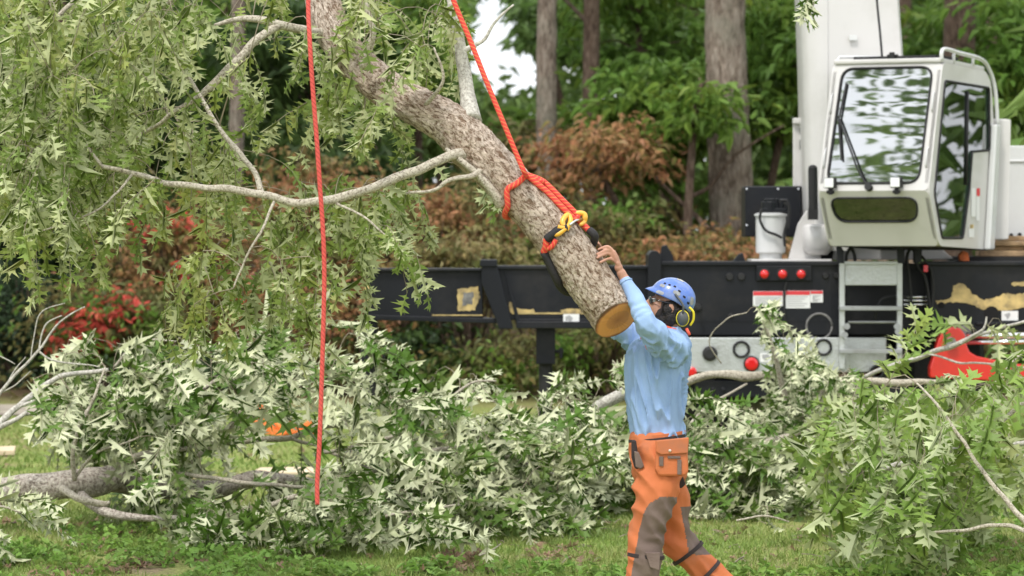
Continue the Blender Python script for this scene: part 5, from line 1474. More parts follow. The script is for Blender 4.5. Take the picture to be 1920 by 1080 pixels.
# timber mats stacked beside the cab
def mats():
    WOOD = mat('weathered timber', (0.36, 0.24, 0.13), 0.85, noise_amt=0.45, noise_scale=9, bump=0.6, bump_scale=25, dirt=(0.13, 0.085, 0.05), dirt_amt=0.7, dirt_scale=5)
    lab = ['long weathered timber on the top of the stack beside the crane cab', 'second timber down in the stack beside the crane cab', 'third timber down, just under the middle of the stack by the cab', 'lowest timber in the stack beside the crane cab']
    rows = [(1842, 442, 1935, 452, .10), (1838, 452, 1950, 461, 0.0), (1846, 461, 1960, 470, .05), (1838, 470, 1965, 481, -.05)]
    for (x0, y0, x1, y1, dy), l in zip(rows, lab):
        b = MB(); Y = 30.75 + dy
        n = 6
        b.pxb(x0, y0 + .4, x1 + 60, y1, Y, 0.34)
        o = b.build('timber_mat', WOOD, None, bevel=0.008)
        tag(o, l, 'timber', 'timber mats stacked beside the cab')
    b = MB(); b.pxb(1798, 481, 2040, 490, 30.5, 0.9); b.build('timber_tray', mat('tray black', (0.01, 0.01, 0.01), 0.8), bpy.data.objects['truck_crane'])
    b = MB(); b.pxp([(1800, 490), (1798, 478), (1806, 470), (1816, 474), (1818, 490)], 30.4, 0.1)
    tag(b.build('orange_strap', mat('orange strap', (0.65, 0.16, 0.05), 0.8, noise_amt=0.4, noise_scale=20), None, bevel=0.01), 'crumpled orange strap tucked under the crane cab', 'strap')
mats()
# ---------------------------------------------------------------- the worker
def fuse(mb, voxel=0.006, smooth=6, fac=0.5):
    """voxel-joins overlapping closed shapes into one continuous surface"""
    me = bpy.data.meshes.new('tmp'); me.from_pydata(mb.v, [], mb.f)
    bm = bmesh.new(); bm.from_mesh(me); bmesh.ops.recalc_face_normals(bm, faces=bm.faces); bm.to_mesh(me); bm.free()
    o = bpy.data.objects.new('tmp', me); C.objects.link(o)
    r = o.modifiers.new('r', 'REMESH'); r.mode = 'VOXEL'; r.voxel_size = voxel; r.use_smooth_shade = True
    s = o.modifiers.new('s', 'SMOOTH'); s.iterations = smooth; s.factor = fac
    dg = bpy.context.evaluated_depsgraph_get()
    out = bpy.data.meshes.new_from_object(o.evaluated_get(dg))
    bpy.data.objects.remove(o); bpy.data.meshes.remove(me)
    return out

def co_of(me):
    a = np.empty(len(me.vertices) * 3, np.float32); me.vertices.foreach_get('co', a); return a.reshape(-1, 3)
def no_of(me):
    a = np.empty(len(me.vertices) * 3, np.float32); me.vertices.foreach_get('normal', a); return a.reshape(-1, 3)

def person():
    YC = 20.12
    k = YC / F
    root = thing('person', (P(1240, 0, YC).x, YC, 0.0), 'worker in blue shirt, blue helmet and orange chainsaw trousers pushing the hanging log', 'person')
    def J(px, py, Y): return P(px, py, Y)
    def limb(mb, pts, rad, sub=5, seg=18, ends=True):
        p, r = catmull(pts, rad, sub)
        mb.tube(p, r, seg)
        if ends:
            mb.ell(p[0], (r[0],) * 3, nu=16, nv=10); mb.ell(p[-1], (r[-1],) * 3, nu=16, nv=10)
    def torso(mb, rings, seg=28):
        b = len(mb.v); n = len(rings)
        for (px, py, hx, hy, *oy) in rings:
            c = P(px, py, YC + (oy[0] if oy else 0))
            for q in range(seg):
                a = 2 * math.pi * q / seg
                ca, sa = math.cos(a), math.sin(a)
                e = 0.86
                mb.v.append((c.x + hx * k * math.copysign(abs(ca) ** e, ca), c.y + hy * math.copysign(abs(sa) ** e, sa), c.z))
        for j in range(n - 1):
            for q in range(seg):
                q2 = (q + 1) % seg
                mb.f.append((b + j * seg + q, b + j * seg + q2, b + (j + 1) * seg + q2, b + (j + 1) * seg + q)); mb.m.append(0)
        mb.f.append(tuple(b + q for q in range(seg))[::-1]); mb.f.append(tuple(b + (n - 1) * seg + q for q in range(seg))); mb.m += [0, 0]
    # joints ---------------------------------------------------------------
    shN, elN, wrN = J(1258, 652, 19.93), J(1212, 604, 19.76), J(1170, 522, 19.84)      # arm nearer the viewer
    shF, elF, wrF = J(1218, 652, 20.30), J(1150, 600, 20.22), J(1122, 488, 20.06)      # arm behind the log
    hipN, knN, anN = J(1234, 868, 20.02), J(1213, 1000, 19.99), J(1196, 1142, 20.02)
    hipF, knF, anF = J(1238, 868, 20.22), J(1268, 1010, 20.24), J(1360, 1112, 20.26)
    headc = J(1254, 574, YC)
    tor = [(1233, 850, 40, .13), (1233, 812, 44, .135), (1232, 770, 46, .14), (1233, 720, 50, .155), (1235, 670, 54, .175), (1238, 645, 52, .18), (1243, 632, 42, .15), (1250, 622, 24, .08)]
    # ---- one continuous body under the clothes
    mb = MB()
    torso(mb, [(a, b, c * .93, d * .93) for a, b, c, d in tor])
    limb(mb, [J(1250, 632, YC), J(1254, 606, YC), J(1256, 590, YC)], [.058, .055, .055])
    # head: skull, jaw, nose, chin, ear
    tilt = Matrix.Rotation(R(14), 3, 'Y')   # looks up along the log
    def H(x, y, z): return headc + tilt @ Vector((x, y, z))
    mb.ell(H(0.01, 0, 0.03), (.094, .075, .092), nu=24, nv=16)
    mb.ell(H(-.045, 0, -.035), (.062, .058, .072), nu=20, nv=12)
    mb.ell(H(-.07, 0, -.078), (.03, .034, .028), nu=16, nv=10)
    mb.tube([H(-.085, 0, .03), H(-.108, 0, -.005), H(-.118, 0, -.016)], [.008, .013, .012], 12); mb.ell(H(-.113, 0, -.018), (.014, .016, .011), nu=12, nv=8)
    mb.ell(H(-.098, 0, -.050), (.012, .024, .007), nu=12, nv=8); mb.ell(H(-.095, 0, -.062), (.012, .022, .008), nu=12, nv=8)
    for sy in (-1, 1): mb.ell(H(.012, sy * .077, -.005), (.017, .010, .03), nu=12, nv=8)
    # arms
    limb(mb, [shN, (shN + elN) / 2 + Vector((0, 0, -.01)), elN, (elN + wrN) / 2 + Vector((0.006, 0, 0)), wrN], [.052, .048, .039, .036, .026])
    limb(mb, [shF, (shF + elF) / 2, elF, (elF + wrF) / 2, wrF], [.052, .048, .039, .036, .026])
    limb(mb, [hipN, (hipN + knN) / 2, knN, (knN + anN) / 2 + Vector((.02, 0, 0)), anN], [.078, .072, .052, .055, .038])
    limb(mb, [hipF, (hipF + knF) / 2, knF, (knF + anF) / 2 + Vector((.01, 0, 0)), anF], [.078, .072, .052, .055, .038])
    # hands -----------------------------------------------------------------
    def hand(wr, palm, knuckles, tips, thumb, pr=.017, fr=.0082):
        palm = Vector(palm)
        kc = sum((Vector(x) for x in knuckles), Vector()) / 4
        limb(mb, [wr, wr.lerp(palm, .5)], [.025, .024], 4)
        for kn in knuckles:   # palm as four merging rays
            limb(mb, [wr.lerp(palm, .55), Vector(kn)], [.017, .0125], 3, 12)
        mb.ell(palm, (.022, .022, .022), nu=14, nv=10)
        for kn, (mid, tip) in zip(knuckles, tips):
            limb(mb, [Vector(kn), Vector(mid), Vector(tip)], [fr * 1.18, fr * 1.05, fr * .86], 4, 12)
        limb(mb, [Vector(x) for x in thumb], [fr * 1.5, fr * 1.3, fr * 1.0], 4, 12)
    # near hand: fingers reach over the upper edge of the log and press on its bark
    c, ax, r = trunk_at(1076)
    def log_pt(px, py, out=0.010):
        """a point resting on the near half of the log, seen at that photo point"""
        best = None
        for i in range(1, len(TR_P) - 1):
            cc, rr_ = TR_P[i], TR_R[i]; q = P(px, py, cc.y); axx = (TR_P[i + 1] - TR_P[i - 1]).normalized()
            d = q - cc; al = abs(d.dot(axx))
            if best is None or al < best[0]: best = (al, cc, rr_, d - axx * d.dot(axx))
        _, cc, rr_, d = best; d.y = 0
        L = d.length; e = d.normalized()
        L2 = min(L, rr_ * .985)
        y = -math.sqrt(max(rr_ * rr_ - L2 * L2, 0))
        p = cc + e * max(L, 0) + Vector((0, y, 0))
        nn = (e * L2 + Vector((0, y, 0))).normalized()
        return p + nn * out
    kn = [log_pt(1146, 474, .012), log_pt(1149, 481, .014), log_pt(1151, 488, .015), log_pt(1153, 495, .014)]
    tips = [(log_pt(1133, 467, .022), log_pt(1119, 468, .008)), (log_pt(1133, 475, .022), log_pt(1116, 476, .008)),
            (log_pt(1134, 482, .022), log_pt(1117, 484, .008)), (log_pt(1137, 489, .020), log_pt(1122, 491, .008))]
    palm = P(1160, 502, kn[2].y + .01)
    hand(wrN, palm, kn, tips, [P(1162, 500, palm.y + .02), P(1154, 478, palm.y + .05), P(1142, 470, palm.y + .065)])
    # far hand: wraps the log from behind, fingertips show past its upper edge
    yb = 19.99
    kn = [P(1121, 458, yb), P(1126, 465, yb), P(1130, 471, yb + .005), P(1134, 478, yb + .01)]
    tips = [(P(1115, 446, yb - .03), P(1109, 436, yb - .06)), (P(1118, 450, yb - .04), P(1113, 441, yb - .08)), (P(1123, 458, yb - .045), P(1117, 448, yb - .085)), (P(1128, 466, yb - .04), P(1122, 457, yb - .08))]
    hand(wrF, P(1131, 476, yb + .03), kn, tips, [P(1129, 481, yb + .04), P(1117, 474, yb + .04), P(1109, 466, yb + .03)])
    me = fuse(mb, 0.0042, 3, .4)
    SKIN = mat('skin', (0.44, 0.23, 0.155), 0.5, noise_amt=0.12, noise_scale=18, bump=0.15, bump_scale=160)
    SKIN.node_tree.nodes['Principled BSDF'].inputs['Subsurface Weight'].default_value = 0.12
    SKIN.node_tree.nodes['Principled BSDF'].inputs['Subsurface Radius'].default_value = (0.01, 0.004, 0.002)
    body = link('body', me, SKIN, root, smooth=True)
    # ---- shirt
    mb = MB()
    tor2 = [(1234, 832, 46, .135), (1234, 815, 47.5, .14), (1232, 790, 50, .15), (1230, 750, 54, .165), (1231, 710, 57, .175), (1234, 670, 59.5, .19), (1239, 645, 56, .185), (1246, 630, 42, .15), (1254, 619, 26, .085), (1257, 612, 19, .068)]
    torso(mb, tor2)
    cuN = elN.lerp(wrN, .93)
    limb(mb, [shN + Vector((.01, .02, -.01)), (shN + elN) / 2 + Vector((.004, .0, -.018)), elN + Vector((.0, 0, -.004)), (elN + cuN) / 2 + Vector((.004, 0, 0)), cuN], [.086, .074, .058, .046, .031])
    limb(mb, [shF + Vector((.01, -.02, 0)), (shF + elF) / 2 + Vector((0, 0, -.015)), elF, (elF + wrF) / 2], [.082, .070, .058, .045])
    me = fuse(mb, 0.006, 5, .5)
    co, no = co_of(me), no_of(me)
    z815 = P(0, 826, YC).z
    keep_w = shN
    axN = (elN - shN).normalized(); fxN = (cuN - elN).normalized()
    d = np.zeros(len(co))
    for i, p in enumerate(co):
        v = Vector(p.tolist())
        # body folds: long, near-vertical, fanning from the raised shoulders
        fan = Vector(((v.x - shN.x) * 1.0 + (v.z - shN.z) * 0.16, (v.y - YC) * 0.9, (v.z - 1.2) * 0.14))
        n1 = noise.noise(fan * 22) ; n2 = noise.noise(fan * 46 + Vector((3, 1, 4)))
        hang = min(1, max(0, (1.62 - v.z) / 0.25))
        a = 0.023 * (0.6 - min(1, abs(n1) * 4.5)) * hang + 0.004 * n2 * hang
        # sleeves: short folds across the arm
        dn = min((v - (shN.lerp(elN, t))).length for t in (0, .25, .5, .75, 1)); df = min((v - (elN.lerp(cuN, t))).length for t in (.2, .4, .6, .8, 1))
        if df < dn and df < .09:
            s = (v - elN).dot(fxN); a += 0.0060 * math.sin(s * 85 + 7 * noise.noise(v * 11)) * (0.4 + noise.noise(v * 6)) * max(0, 1 - s / .34)
        elif dn < .1:
            s = (v - shN).dot(axN); a += 0.009 * (.6 - 3.4 * abs(noise.noise(Vector((s * 9, v.y * 5, (v.x + v.z) * 13)))))
        # bloused over the belt
        if v.z < z815 + .07: a += 0.008 * (1 - (v.z - z815) / .07) * (0.6 + noise.noise(Vector((v.x * 34, v.y * 30, 0))))
        d[i] = a
    co = co + no * d[:, None]
    me.vertices.foreach_set('co', co.astype(np.float32).ravel())
    BLUE = mat('blue knit shirt', (0.275, 0.405, 0.645), 0.85, noise_amt=0.10, noise_scale=7, bump=0.25, bump_scale=240, dirt=(0.19, 0.31, 0.53), dirt_amt=0.35, dirt_scale=4)
    shirt = link('shirt', me, BLUE, root, smooth=True)
    # hem darker damp cuff line, neck label
    mb = MB(); p = ring_path(wrN.lerp(elN, .085), (wrN - elN), .0325, 24); mb.tube(p, .004, 8, closed=False); mb.build('cuff', BLUE, shirt, smooth=True)
    mb = MB(); pp = []
    for q in range(25):
        a = q / 24 * 6.283; c_ = P(1256, 616, YC); pp.append((c_.x + .060 * math.cos(a), c_.y + .072 * math.sin(a), c_.z + .004 - .018 * math.cos(a)))
    mb.tube(pp, .0065, 8); mb.tube([P(1287, 616, 20.03), P(1293, 628, 20.02)], .008, 8)
    REDC = mat('red orange cord', (0.75, 0.10, 0.05), 0.6)
    mb.build('collar_cord', REDC, root, smooth=True)
    mb = MB(); p, _ = catmull([P(1203, 632, 19.92), P(1208, 642, 19.925), P(1213, 655, 19.93)], None, 5); mb.tube(p, .003, 8); mb.ell(P(1204, 634, 19.915), (.010, .008, .008), nu=12, nv=8); mb.build('chest_tag', REDC, root, smooth=True)
    # ---- trousers
    mb = MB()
    torso(mb, [(1233, 812, 47.5, .145), (1233, 830, 51, .155), (1235, 860, 53, .165), (1236, 890, 50, .165), (1236, 905, 42, .15)][::-1])
    limb(mb, [hipN + Vector((0, 0, .01)), J(1229, 920, 20.0), J(1222, 960, 19.99), knN + Vector((-.003, 0, 0)), J(1209, 1060, 19.99), J(1199, 1120, 20.02), J(1192, 1162, 20.02)], [.124, .116, .099, .086, .084, .080, .084])
    limb(mb, [hipF + Vector((.01, 0, 0)), J(1254, 930, 20.22), J(1263, 970, 20.23), knF, J(1302, 1050, 20.25), J(1345, 1095, 20.26), J(1378, 1125, 20.27)], [.116, .102, .088, .084, .082, .079, .082])
    me = fuse(mb, 0.007, 5, .5)
    co, no = co_of(me), no_of(me); d = np.zeros(len(co))
    for i, p in enumerate(co):
        v = Vector(p.tolist())
        a = 0.011 * (1 - 3.2 * abs(noise.noise(Vector((v.x * 5, v.y * 4, v.z * 9 + v.x * 7)))))
        a += 0.004 * noise.noise(v * 22)
        for kc in (knN, knF):
            dd = (v - kc).length
            if dd < .2: a += 0.0055 * math.sin((v.z + v.x * .5) * 75 + 5 * noise.noise(v * 8)) * (1 - dd / .2)
        d[i] = a
    co = co + no * d[:, None]; me.vertices.foreach_set('co', co.astype(np.float32).ravel())
    ORG = mat('orange trouser cloth', (0.52, 0.145, 0.048), 0.8, noise_amt=0.12, noise_scale=5, bump=0.3, bump_scale=200, dirt=(0.30, 0.135, 0.08), dirt_amt=0.85, dirt_scale=3.5)
    GRY = mat('grey reinforcement cloth', (0.15, 0.105, 0.088), 0.85, noise_amt=0.15, noise_scale=6, bump=0.35, bump_scale=220, dirt=(0.22, 0.17, 0.14), dirt_amt=0.6, dirt_scale=6)
    DUS = mat('dusty orange cloth', (0.52, 0.20, 0.085), 0.85, noise_amt=0.2, noise_scale=6, bump=0.3, bump_scale=200)
    for m_ in (ORG, GRY, DUS): me.materials.append(m_)
    npoly = len(me.polygons); cen = np.empty(npoly * 3, np.float32); me.polygons.foreach_get('center', cen); cen = cen.reshape(-1, 3)
    px = 960 + cen[:, 0] * F / cen[:, 1]; py = HZ - (cen[:, 2] - CAMZ) * F / cen[:, 1]
    near = cen[:, 1] < 20.04
    # outline of the grey guard down the near thigh and shin, measured along the leg
    lx = np.interp(py, [932, 945, 965, 1000, 1040, 1080, 1120, 1170], [1238, 1216, 1206, 1197, 1190, 1183, 1180, 1178])
    rx = np.interp(py, [932, 945, 990, 1040, 1080, 1170], [1262, 1262, 1250, 1240, 1238, 1236])
    g = near & (py > 932) & (px > lx) & (px < rx + 40)
    dus = near & (py > 893) & (py <= 932) & (px > 1196 + (932 - py) * .2)
    mi = np.where(g, 1, 0)
    mi = np.where(dus & False, 2, mi)
    # grey inner strip on the trailing leg
    cen_f = (~near) & (py > 950) & (py < 1040) & (px > np.interp(py, [950, 1040], [1276, 1292]))
    mi = np.where(cen_f, 1, mi)
    me.polygons.foreach_set('material_index', mi.astype(np.int32))
    trousers = bpy.data.objects.new('trousers', me); C.objects.link(trousers)
    org = np.array(origin_of(root), np.float32); trousers.parent = root
    co = co_of(me) - org; me.vertices.foreach_set('co', co.ravel()); me.update()
    # belt, waistband, pouch
    def ringpx(y0, y1, hx, hy, rad, m, name, par, tiltpx=0, closed=True, n=48, cx=1233, squash=1.0):
        b = MB(); pts = []
        seg = 8
        for q in range(n):
            a = 2 * math.pi * q / n
            c_ = P(cx, y0 - tiltpx * math.cos(a), YC); pts.append(Vector((c_.x + hx * k * math.cos(a), YC + hy * math.sin(a), c_.z)))
        w = (y1 - y0) * k
        for q in range(n):
            a = 2 * math.pi * q / n
            o_ = Vector((math.cos(a), math.sin(a), 0)) * rad
            for s_ in (0, 1):
                b.v.append(tuple(pts[q] - Vector((0, 0, w * s_)))); b.v.append(tuple(pts[q] + o_ - Vector((0, 0, w * s_))))
        for q in range(n):
            q2 = (q + 1) % n; A, B = q * 4, q2 * 4
            b.f += [(A + 1, B + 1, B + 3, A + 3), (A, A + 2, B + 2, B), (A, B, B + 1, A + 1), (A + 2, A + 3, B + 3, B + 2)]; b.m += [0] * 4
        return b.build(name, m, par, bevel=.002)
    BB = mat('black webbing', (0.03, 0.02, 0.02), 0.8, bump=0.3, bump_scale=200)
    ringpx(818, 824, 52.5, .160, .006, BB, 'belt', root, tiltpx=6)
    ringpx(812, 819, 50.5, .152, .005, ORG, 'waistband', trousers, tiltpx=6)
    # tool pouch on the near hip: body, flap, tape loops, button
    b = MB()
    Yp = 19.872
    b.pxp([(1231, 826), (1228, 880), (1236, 893), (1284, 893), (1291, 886), (1289, 822)], Yp, 0.05)
    pouch = b.build('hip_pouch', ORG, root, bevel=.012)
    b = MB(); b.pxp([(1229, 826), (1230, 848), (1240, 853), (1290, 850), (1292, 820)], Yp - .012, .02); b.build('pouch_flap', ORG, pouch, bevel=.006)
    b = MB(); b.pxb(1236, 856, 1244, 874, Yp - .008, .008); b.pxb(1252, 855, 1276, 860, Yp - .008, .008); b.pxb(1270, 862, 1278, 890, Yp - .008, .008); b.build('pouch_tape', GRY, pouch, bevel=.002)
    b = MB(); b.lathe(P(1256, 845, Yp - .012), (0, -1, 0), [(0, .008), (.004, .007), (.005, .003)], 16); b.build('snap_button', mat('steel snap', (.7, .6, .55), .3, .8), pouch)
    b = MB(); b.pxp([(1272, 892), (1268, 912), (1278, 916), (1286, 908), (1280, 892)], 20.0, .05)
    b.build('dark_pouch', BB, root, bevel=.006)
    b = MB(); b.pxp([(1184, 826), (1184, 858), (1190, 878), (1200, 882), (1196, 850), (1193, 826)], 19.94, .03)
    b.build('side_strap', BB, root, bevel=.006)
    b = MB(); b.pxp([(1189, 846), (1192, 876), (1202, 880), (1208, 874), (1198, 848)], 19.91, .03); b.build('grey_clip', GRY, root, bevel=.006)
    # leg straps
    def strap(c_, ax_, r_, w=.020, m=BB, name='leg_strap'):
        ax_ = Vector(ax_).normalized(); b = MB(); n = 40
        u = Vector((0, -1, 0)); u = (u - ax_ * u.dot(ax_)).normalized(); w_ = ax_.cross(u)
        for q in range(n):
            a = 2 * math.pi * q / n; dr = u * math.cos(a) + w_ * math.sin(a)
            for s_ in (-1, 1):
                b.v.append(tuple(c_ + dr * r_ + ax_ * w * s_ / 2)); b.v.append(tuple(c_ + dr * (r_ + .005) + ax_ * w * s_ / 2))
        for q in range(n):
            q2 = (q + 1) % n; A, B = q * 4, q2 * 4
            b.f += [(A + 1, B + 1, B + 3, A + 3), (A, A + 2, B + 2, B), (A, B, B + 1, A + 1), (A + 2, A + 3, B + 3, B + 2)]; b.m += [0] * 4
        return b.build(name, m, trousers, bevel=.0015)
    strap(J(1211, 1042, 19.99), (0.10, 0, 1), .091)
    strap(J(1290, 1037, 20.245), (-.62, 0, .8), .091)
    strap(J(1325, 1075, 20.255), (-.7, 0, .7), .087)
    b = MB(); b.pxp([(1210, 1036), (1219, 1064), (1236, 1070), (1238, 1036)], 19.885, .012); b.build('knee_flap', GRY, trousers, bevel=.004)
    # boots
    BOOT = mat('boot leather', (0.06, 0.04, 0.03), 0.6, bump=0.3, bump_scale=60)
    for (an, dx, dz, rot) in ((anN, -1, 0, 0), (anF, -1, 0, R(-38))):
        b = MB()
        Mr = Matrix.Rotation(rot, 3, 'Y')
        base = Vector((an.x, an.y, 0.06 if rot == 0 else an.z - .05))
        if rot: base = an + Vector((.02, 0, -.03))
        def B_(x, y, z): return base + Mr @ Vector((x, y, z))
        limb(b, [B_(.02, 0, .07), B_(.02, 0, 0)], [.052, .05]); limb(b, [B_(.04, 0, -.01), B_(-.06, 0, -.01), B_(-.16, 0, -.02), B_(-.19, 0, -.025)], [.045, .048, .042, .034])
        m2 = fuse(b, .008, 3); link('boot', m2, BOOT, root, smooth=True)
    # ---- hair and beard
    HAIR = mat('dark hair', (0.012, 0.008, 0.007), 0.6, noise_amt=0.5, noise_scale=60, bump=0.8, bump_scale=130)
    b = MB()
    b.ell(H(0.055, 0, -.02), (.062, .074, .070), nu=20, nv=14); b.ell(H(0.02, -.055, -.05), (.040, .028, .05), nu=16, nv=10); b.ell(H(0.02, .055, -.05), (.040, .028, .05), nu=16, nv=10)
    b.ell(H(.012, -.052, -.01), (.052, .034, .060), nu=16, nv=10); b.ell(H(.012, .052, -.01), (.052, .034, .060), nu=16, nv=10)
    b.ell(H(-.045, 0, -.082), (.05, .056, .036), nu=16, nv=10)
    b.ell(H(-.02, -.050, -.055), (.04, .016, .045), nu=16, nv=10); b.ell(H(-.02, .050, -.055), (.04, .016, .045), nu=16, nv=10)
    me = fuse(b, .004, 2)
    co, no = co_of(me), no_of(me)
    co += no * np.array([0.004 * noise.noise(Vector((p * 55).tolist())) for p in co])[:, None]; me.vertices.foreach_set('co', co.astype(np.float32).ravel())
    link('hair', me, HAIR, root, smooth=True)
    # eyes, brows, glasses
    b = MB()
    for sy in (-1, 1): b.ell(H(-.083, sy * .031, .012), (.013, .014, .012), nu=14, nv=10)
    b.build('eye', mat('eye white', (.7, .68, .65), .2), root, smooth=True)
    b = MB()
    p, _ = catmull([H(.01, -.083, .016), H(-.06, -.076, .016), H(-.092, -.052, .012), H(-.104, -.03, .010), H(-.108, 0, .016), H(-.104, .03, .010), H(-.092, .052, .012), H(-.06, .076, .016), H(.01, .083, .016)], None, 5)
    b.tube(p, .0035, 8)
    for sy in (-1, 1):
        b.ell(H(-.100, sy * .033, .008), (.005, .028, .019), M=Matrix.Rotation(sy * R(-16), 3, 'Z'), nu=16, nv=10)
    b.build('dark_glasses', mat('dark lens', (.01, .01, .012), .08, coat=.5), root, smooth=True)
    # ---- helmet
    hm = thing('helmet', (0, 0, 0), None, None); hm.parent = root; hm.location = (0, 0, 0)
    HB = mat('blue helmet shell', (0.075, 0.165, 0.52), 0.32, coat=0.5, dirt=(0.28, 0.33, 0.42), dirt_amt=0.9, dirt_scale=10)
    HG = mat('helmet sticker grey', (0.26, 0.27, 0.28), 0.5, noise_amt=0.4, noise_scale=30)
    b = MB(); nu, nv = 64, 26
    hc = H(0.010, 0, 0.048); th_ = Matrix.Rotation(R(20), 3, 'Y')
    def shell(u, t, off=0.0):
        """u round the head (0 = back), t 0 crown .. 1 rim"""
        a = u
        ca, sa = math.cos(a), math.sin(a)
        front = max(0, -ca); back = max(0, ca)
        el = t * (1.62 + 0.42 * back ** 1.5 + 0.10 * abs(sa) ** 2)
        rx, ry, rz = .119, .100, .101
        if t > .85: rx += front * (t - .85) * .22
        rr_ = 1.0
        ridge = 0.0035 * math.exp(-((abs(sa * math.sin(el)) - .36) / .05) ** 2) * (1 if el < 1.4 else .3)
        x = (rx + off + ridge) * math.sin(el) * ca; y = (ry + off + ridge) * math.sin(el) * sa; z = (rz + off + ridge) * math.cos(el)
        return hc + th_ @ Vector((x, y, z))
    for t in range(nv + 1):
        for q in range(nu): b.v.append(tuple(shell(2 * math.pi * q / nu, max(t, .02) / nv)))
    for t in range(nv + 1):
        for q in range(nu): b.v.append(tuple(shell(2 * math.pi * q / nu, max(t, .02) / nv, -.006)))
    o2 = (nv + 1) * nu
    for t in range(nv):
        for q in range(nu):
            q2 = (q + 1) % nu
            b.f.append((t * nu + q, (t + 1) * nu + q, (t + 1) * nu + q2, t * nu + q2)); b.f.append((o2 + t * nu + q, o2 + t * nu + q2, o2 + (t + 1) * nu + q2, o2 + (t + 1) * nu + q)); b.m += [0, 0]
    for q in range(nu):
        q2 = (q + 1) % nu; b.f.append((nv * nu + q, o2 + nv * nu + q, o2 + nv * nu + q2, nv * nu + q2)); b.m.append(0)
    b.build('shell', HB, hm, smooth=True)
    def decal(uc, tc_, du, dt, m, name, off=.0012, n=6, power=4):
        mb2 = MB()
        for i in range(n + 1):
            for j in range(n + 1):
                a, e = -1 + 2 * i / n, -1 + 2 * j / n
                # squircle outline
                s_ = 1 / max(1e-6, (abs(a) ** power + abs(e) ** power) ** (1 / power)) * max(abs(a), abs(e)) if (a or e) else 0
                mb2.v.append(tuple(shell(uc + a * du * (s_ if s_ else 1), tc_ + e * dt * (s_ if s_ else 1), off)))
        for i in range(n):
            for j in range(n):
                A = i * (n + 1) + j; mb2.f.append((A, A + 1, A + n + 2, A + n + 1)); mb2.m.append(0)
        return mb2.build(name, m, hm, smooth=True)
    VB = mat('vent black', (.006, .006, .01), .8)
    sidea = -math.pi / 2          # the side of the head towards the viewer
    for i in range(6):
        u = sidea - .72 + i * .29; t = .50 + .05 * abs(i - 2.0) + .035 * i
        decal(u, t, .075, .030, VB, 'vent', power=3)
    decal(sidea - .75, .70, .16, .05, HG, 'sticker'); decal(sidea + .05, .74, .17, .055, HG, 'sticker'); decal(sidea - .62, .92, .17, .05, HG, 'sticker'); decal(sidea + .95, .72, .14, .10, HG, 'sticker')
    decal(sidea + .1, .17, .55, .08, mat('worn top sticker', (.42, .42, .38), .5, noise_amt=.3, noise_scale=20), 'sticker')
    EG = mat('ear muff grey', (0.07, 0.075, 0.075), 0.45); YE = mat('yellow trim', (0.72, 0.60, 0.03), 0.4)
    for sy in (-1, 1):
        mc = P(1280, 597, YC + sy * .096)
        b = MB(); b.ell(mc, (.030, .024, .038), nu=24, nv=16); b.build('ear_muff', EG, hm, smooth=True)
        b = MB(); rg = []
        for q in range(33):
            a = q / 32 * 6.283; rg.append(mc + Vector((.031 * math.cos(a), -sy * .004, .039 * math.sin(a))))
        b.tube(rg, .0034, 8); b.build('muff_ring', YE, hm, smooth=True)
        b = MB(); p, _ = catmull([P(1292, 576, YC + sy * .09), P(1300, 585, YC + sy * .09), P(1300, 600, YC + sy * .08), P(1294, 610, YC + sy * .07)], None, 5); b.tube(p, .006, 8); b.build('muff_arm', YE, hm, smooth=True)
        b = MB(); p, _ = catmull([mc + Vector((0, sy * .02, .03)), mc + Vector((.0, sy * .025, .07)), shell(sidea if sy < 0 else -sidea, .8, .004)], None, 5); b.tube(p, .006, 8); b.build('muff_holder', EG, hm, smooth=True)
        b = MB(); p, _ = catmull([H(-.04, sy * .075, .02), H(-.035, sy * .068, -.03), H(-.04, sy * .045, -.085), H(-.045, 0, -.108)], None, 6); b.tube(p, .005, 8)
        p, _ = catmull([H(.05, sy * .078, .0), H(.0, sy * .068, -.05), H(-.04, sy * .045, -.085)], None, 6); b.tube(p, .005, 8)
        b.build('chin_strap', BB, hm, smooth=True)
person()
# ---------------------------------------------------------------- trees, shrubs and the far wood
def clumps(rng, cens, n, rad, lay=0.45):
    """leaves in flattened sprays round the clump centres -> pos, dir, nrm"""
    p, d, nn = [], [], []
    for c in cens:
        m = rng.normal(size=(n, 3)) * np.array([rad, rad, rad * lay]) * 0.55
        p.append(np.array(tuple(c)) + m)
        a = rng.uniform(0, 6.283, n)
        out = np.stack([np.cos(a), np.sin(a), rng.normal(-0.25, 0.35, n)], 1) + m / rad * 0.8
        d.append(out)
        nn.append(np.stack([rng.normal(0, .45, n), rng.normal(-0.25, .45, n), np.full(n, 1.0)], 1))
    return np.concatenate(p), np.concatenate(d), np.concatenate(nn)

def in_gap(v):
    """the open notch in the canopy where the sky shows"""
    px = 960 + v[0] * F / v[1]; py = HZ - (v[2] - CAMZ) * F / v[1]
    a = ((px - 925) / 50) ** 2 + ((py - 80) / 95) ** 2 < 1
    b = ((px - 970) / 55) ** 2 + ((py - 130) / 45) ** 2 < 1
    return (a or b) and noise.noise(Vector((px * .03, py * .03, 2))) > -.42

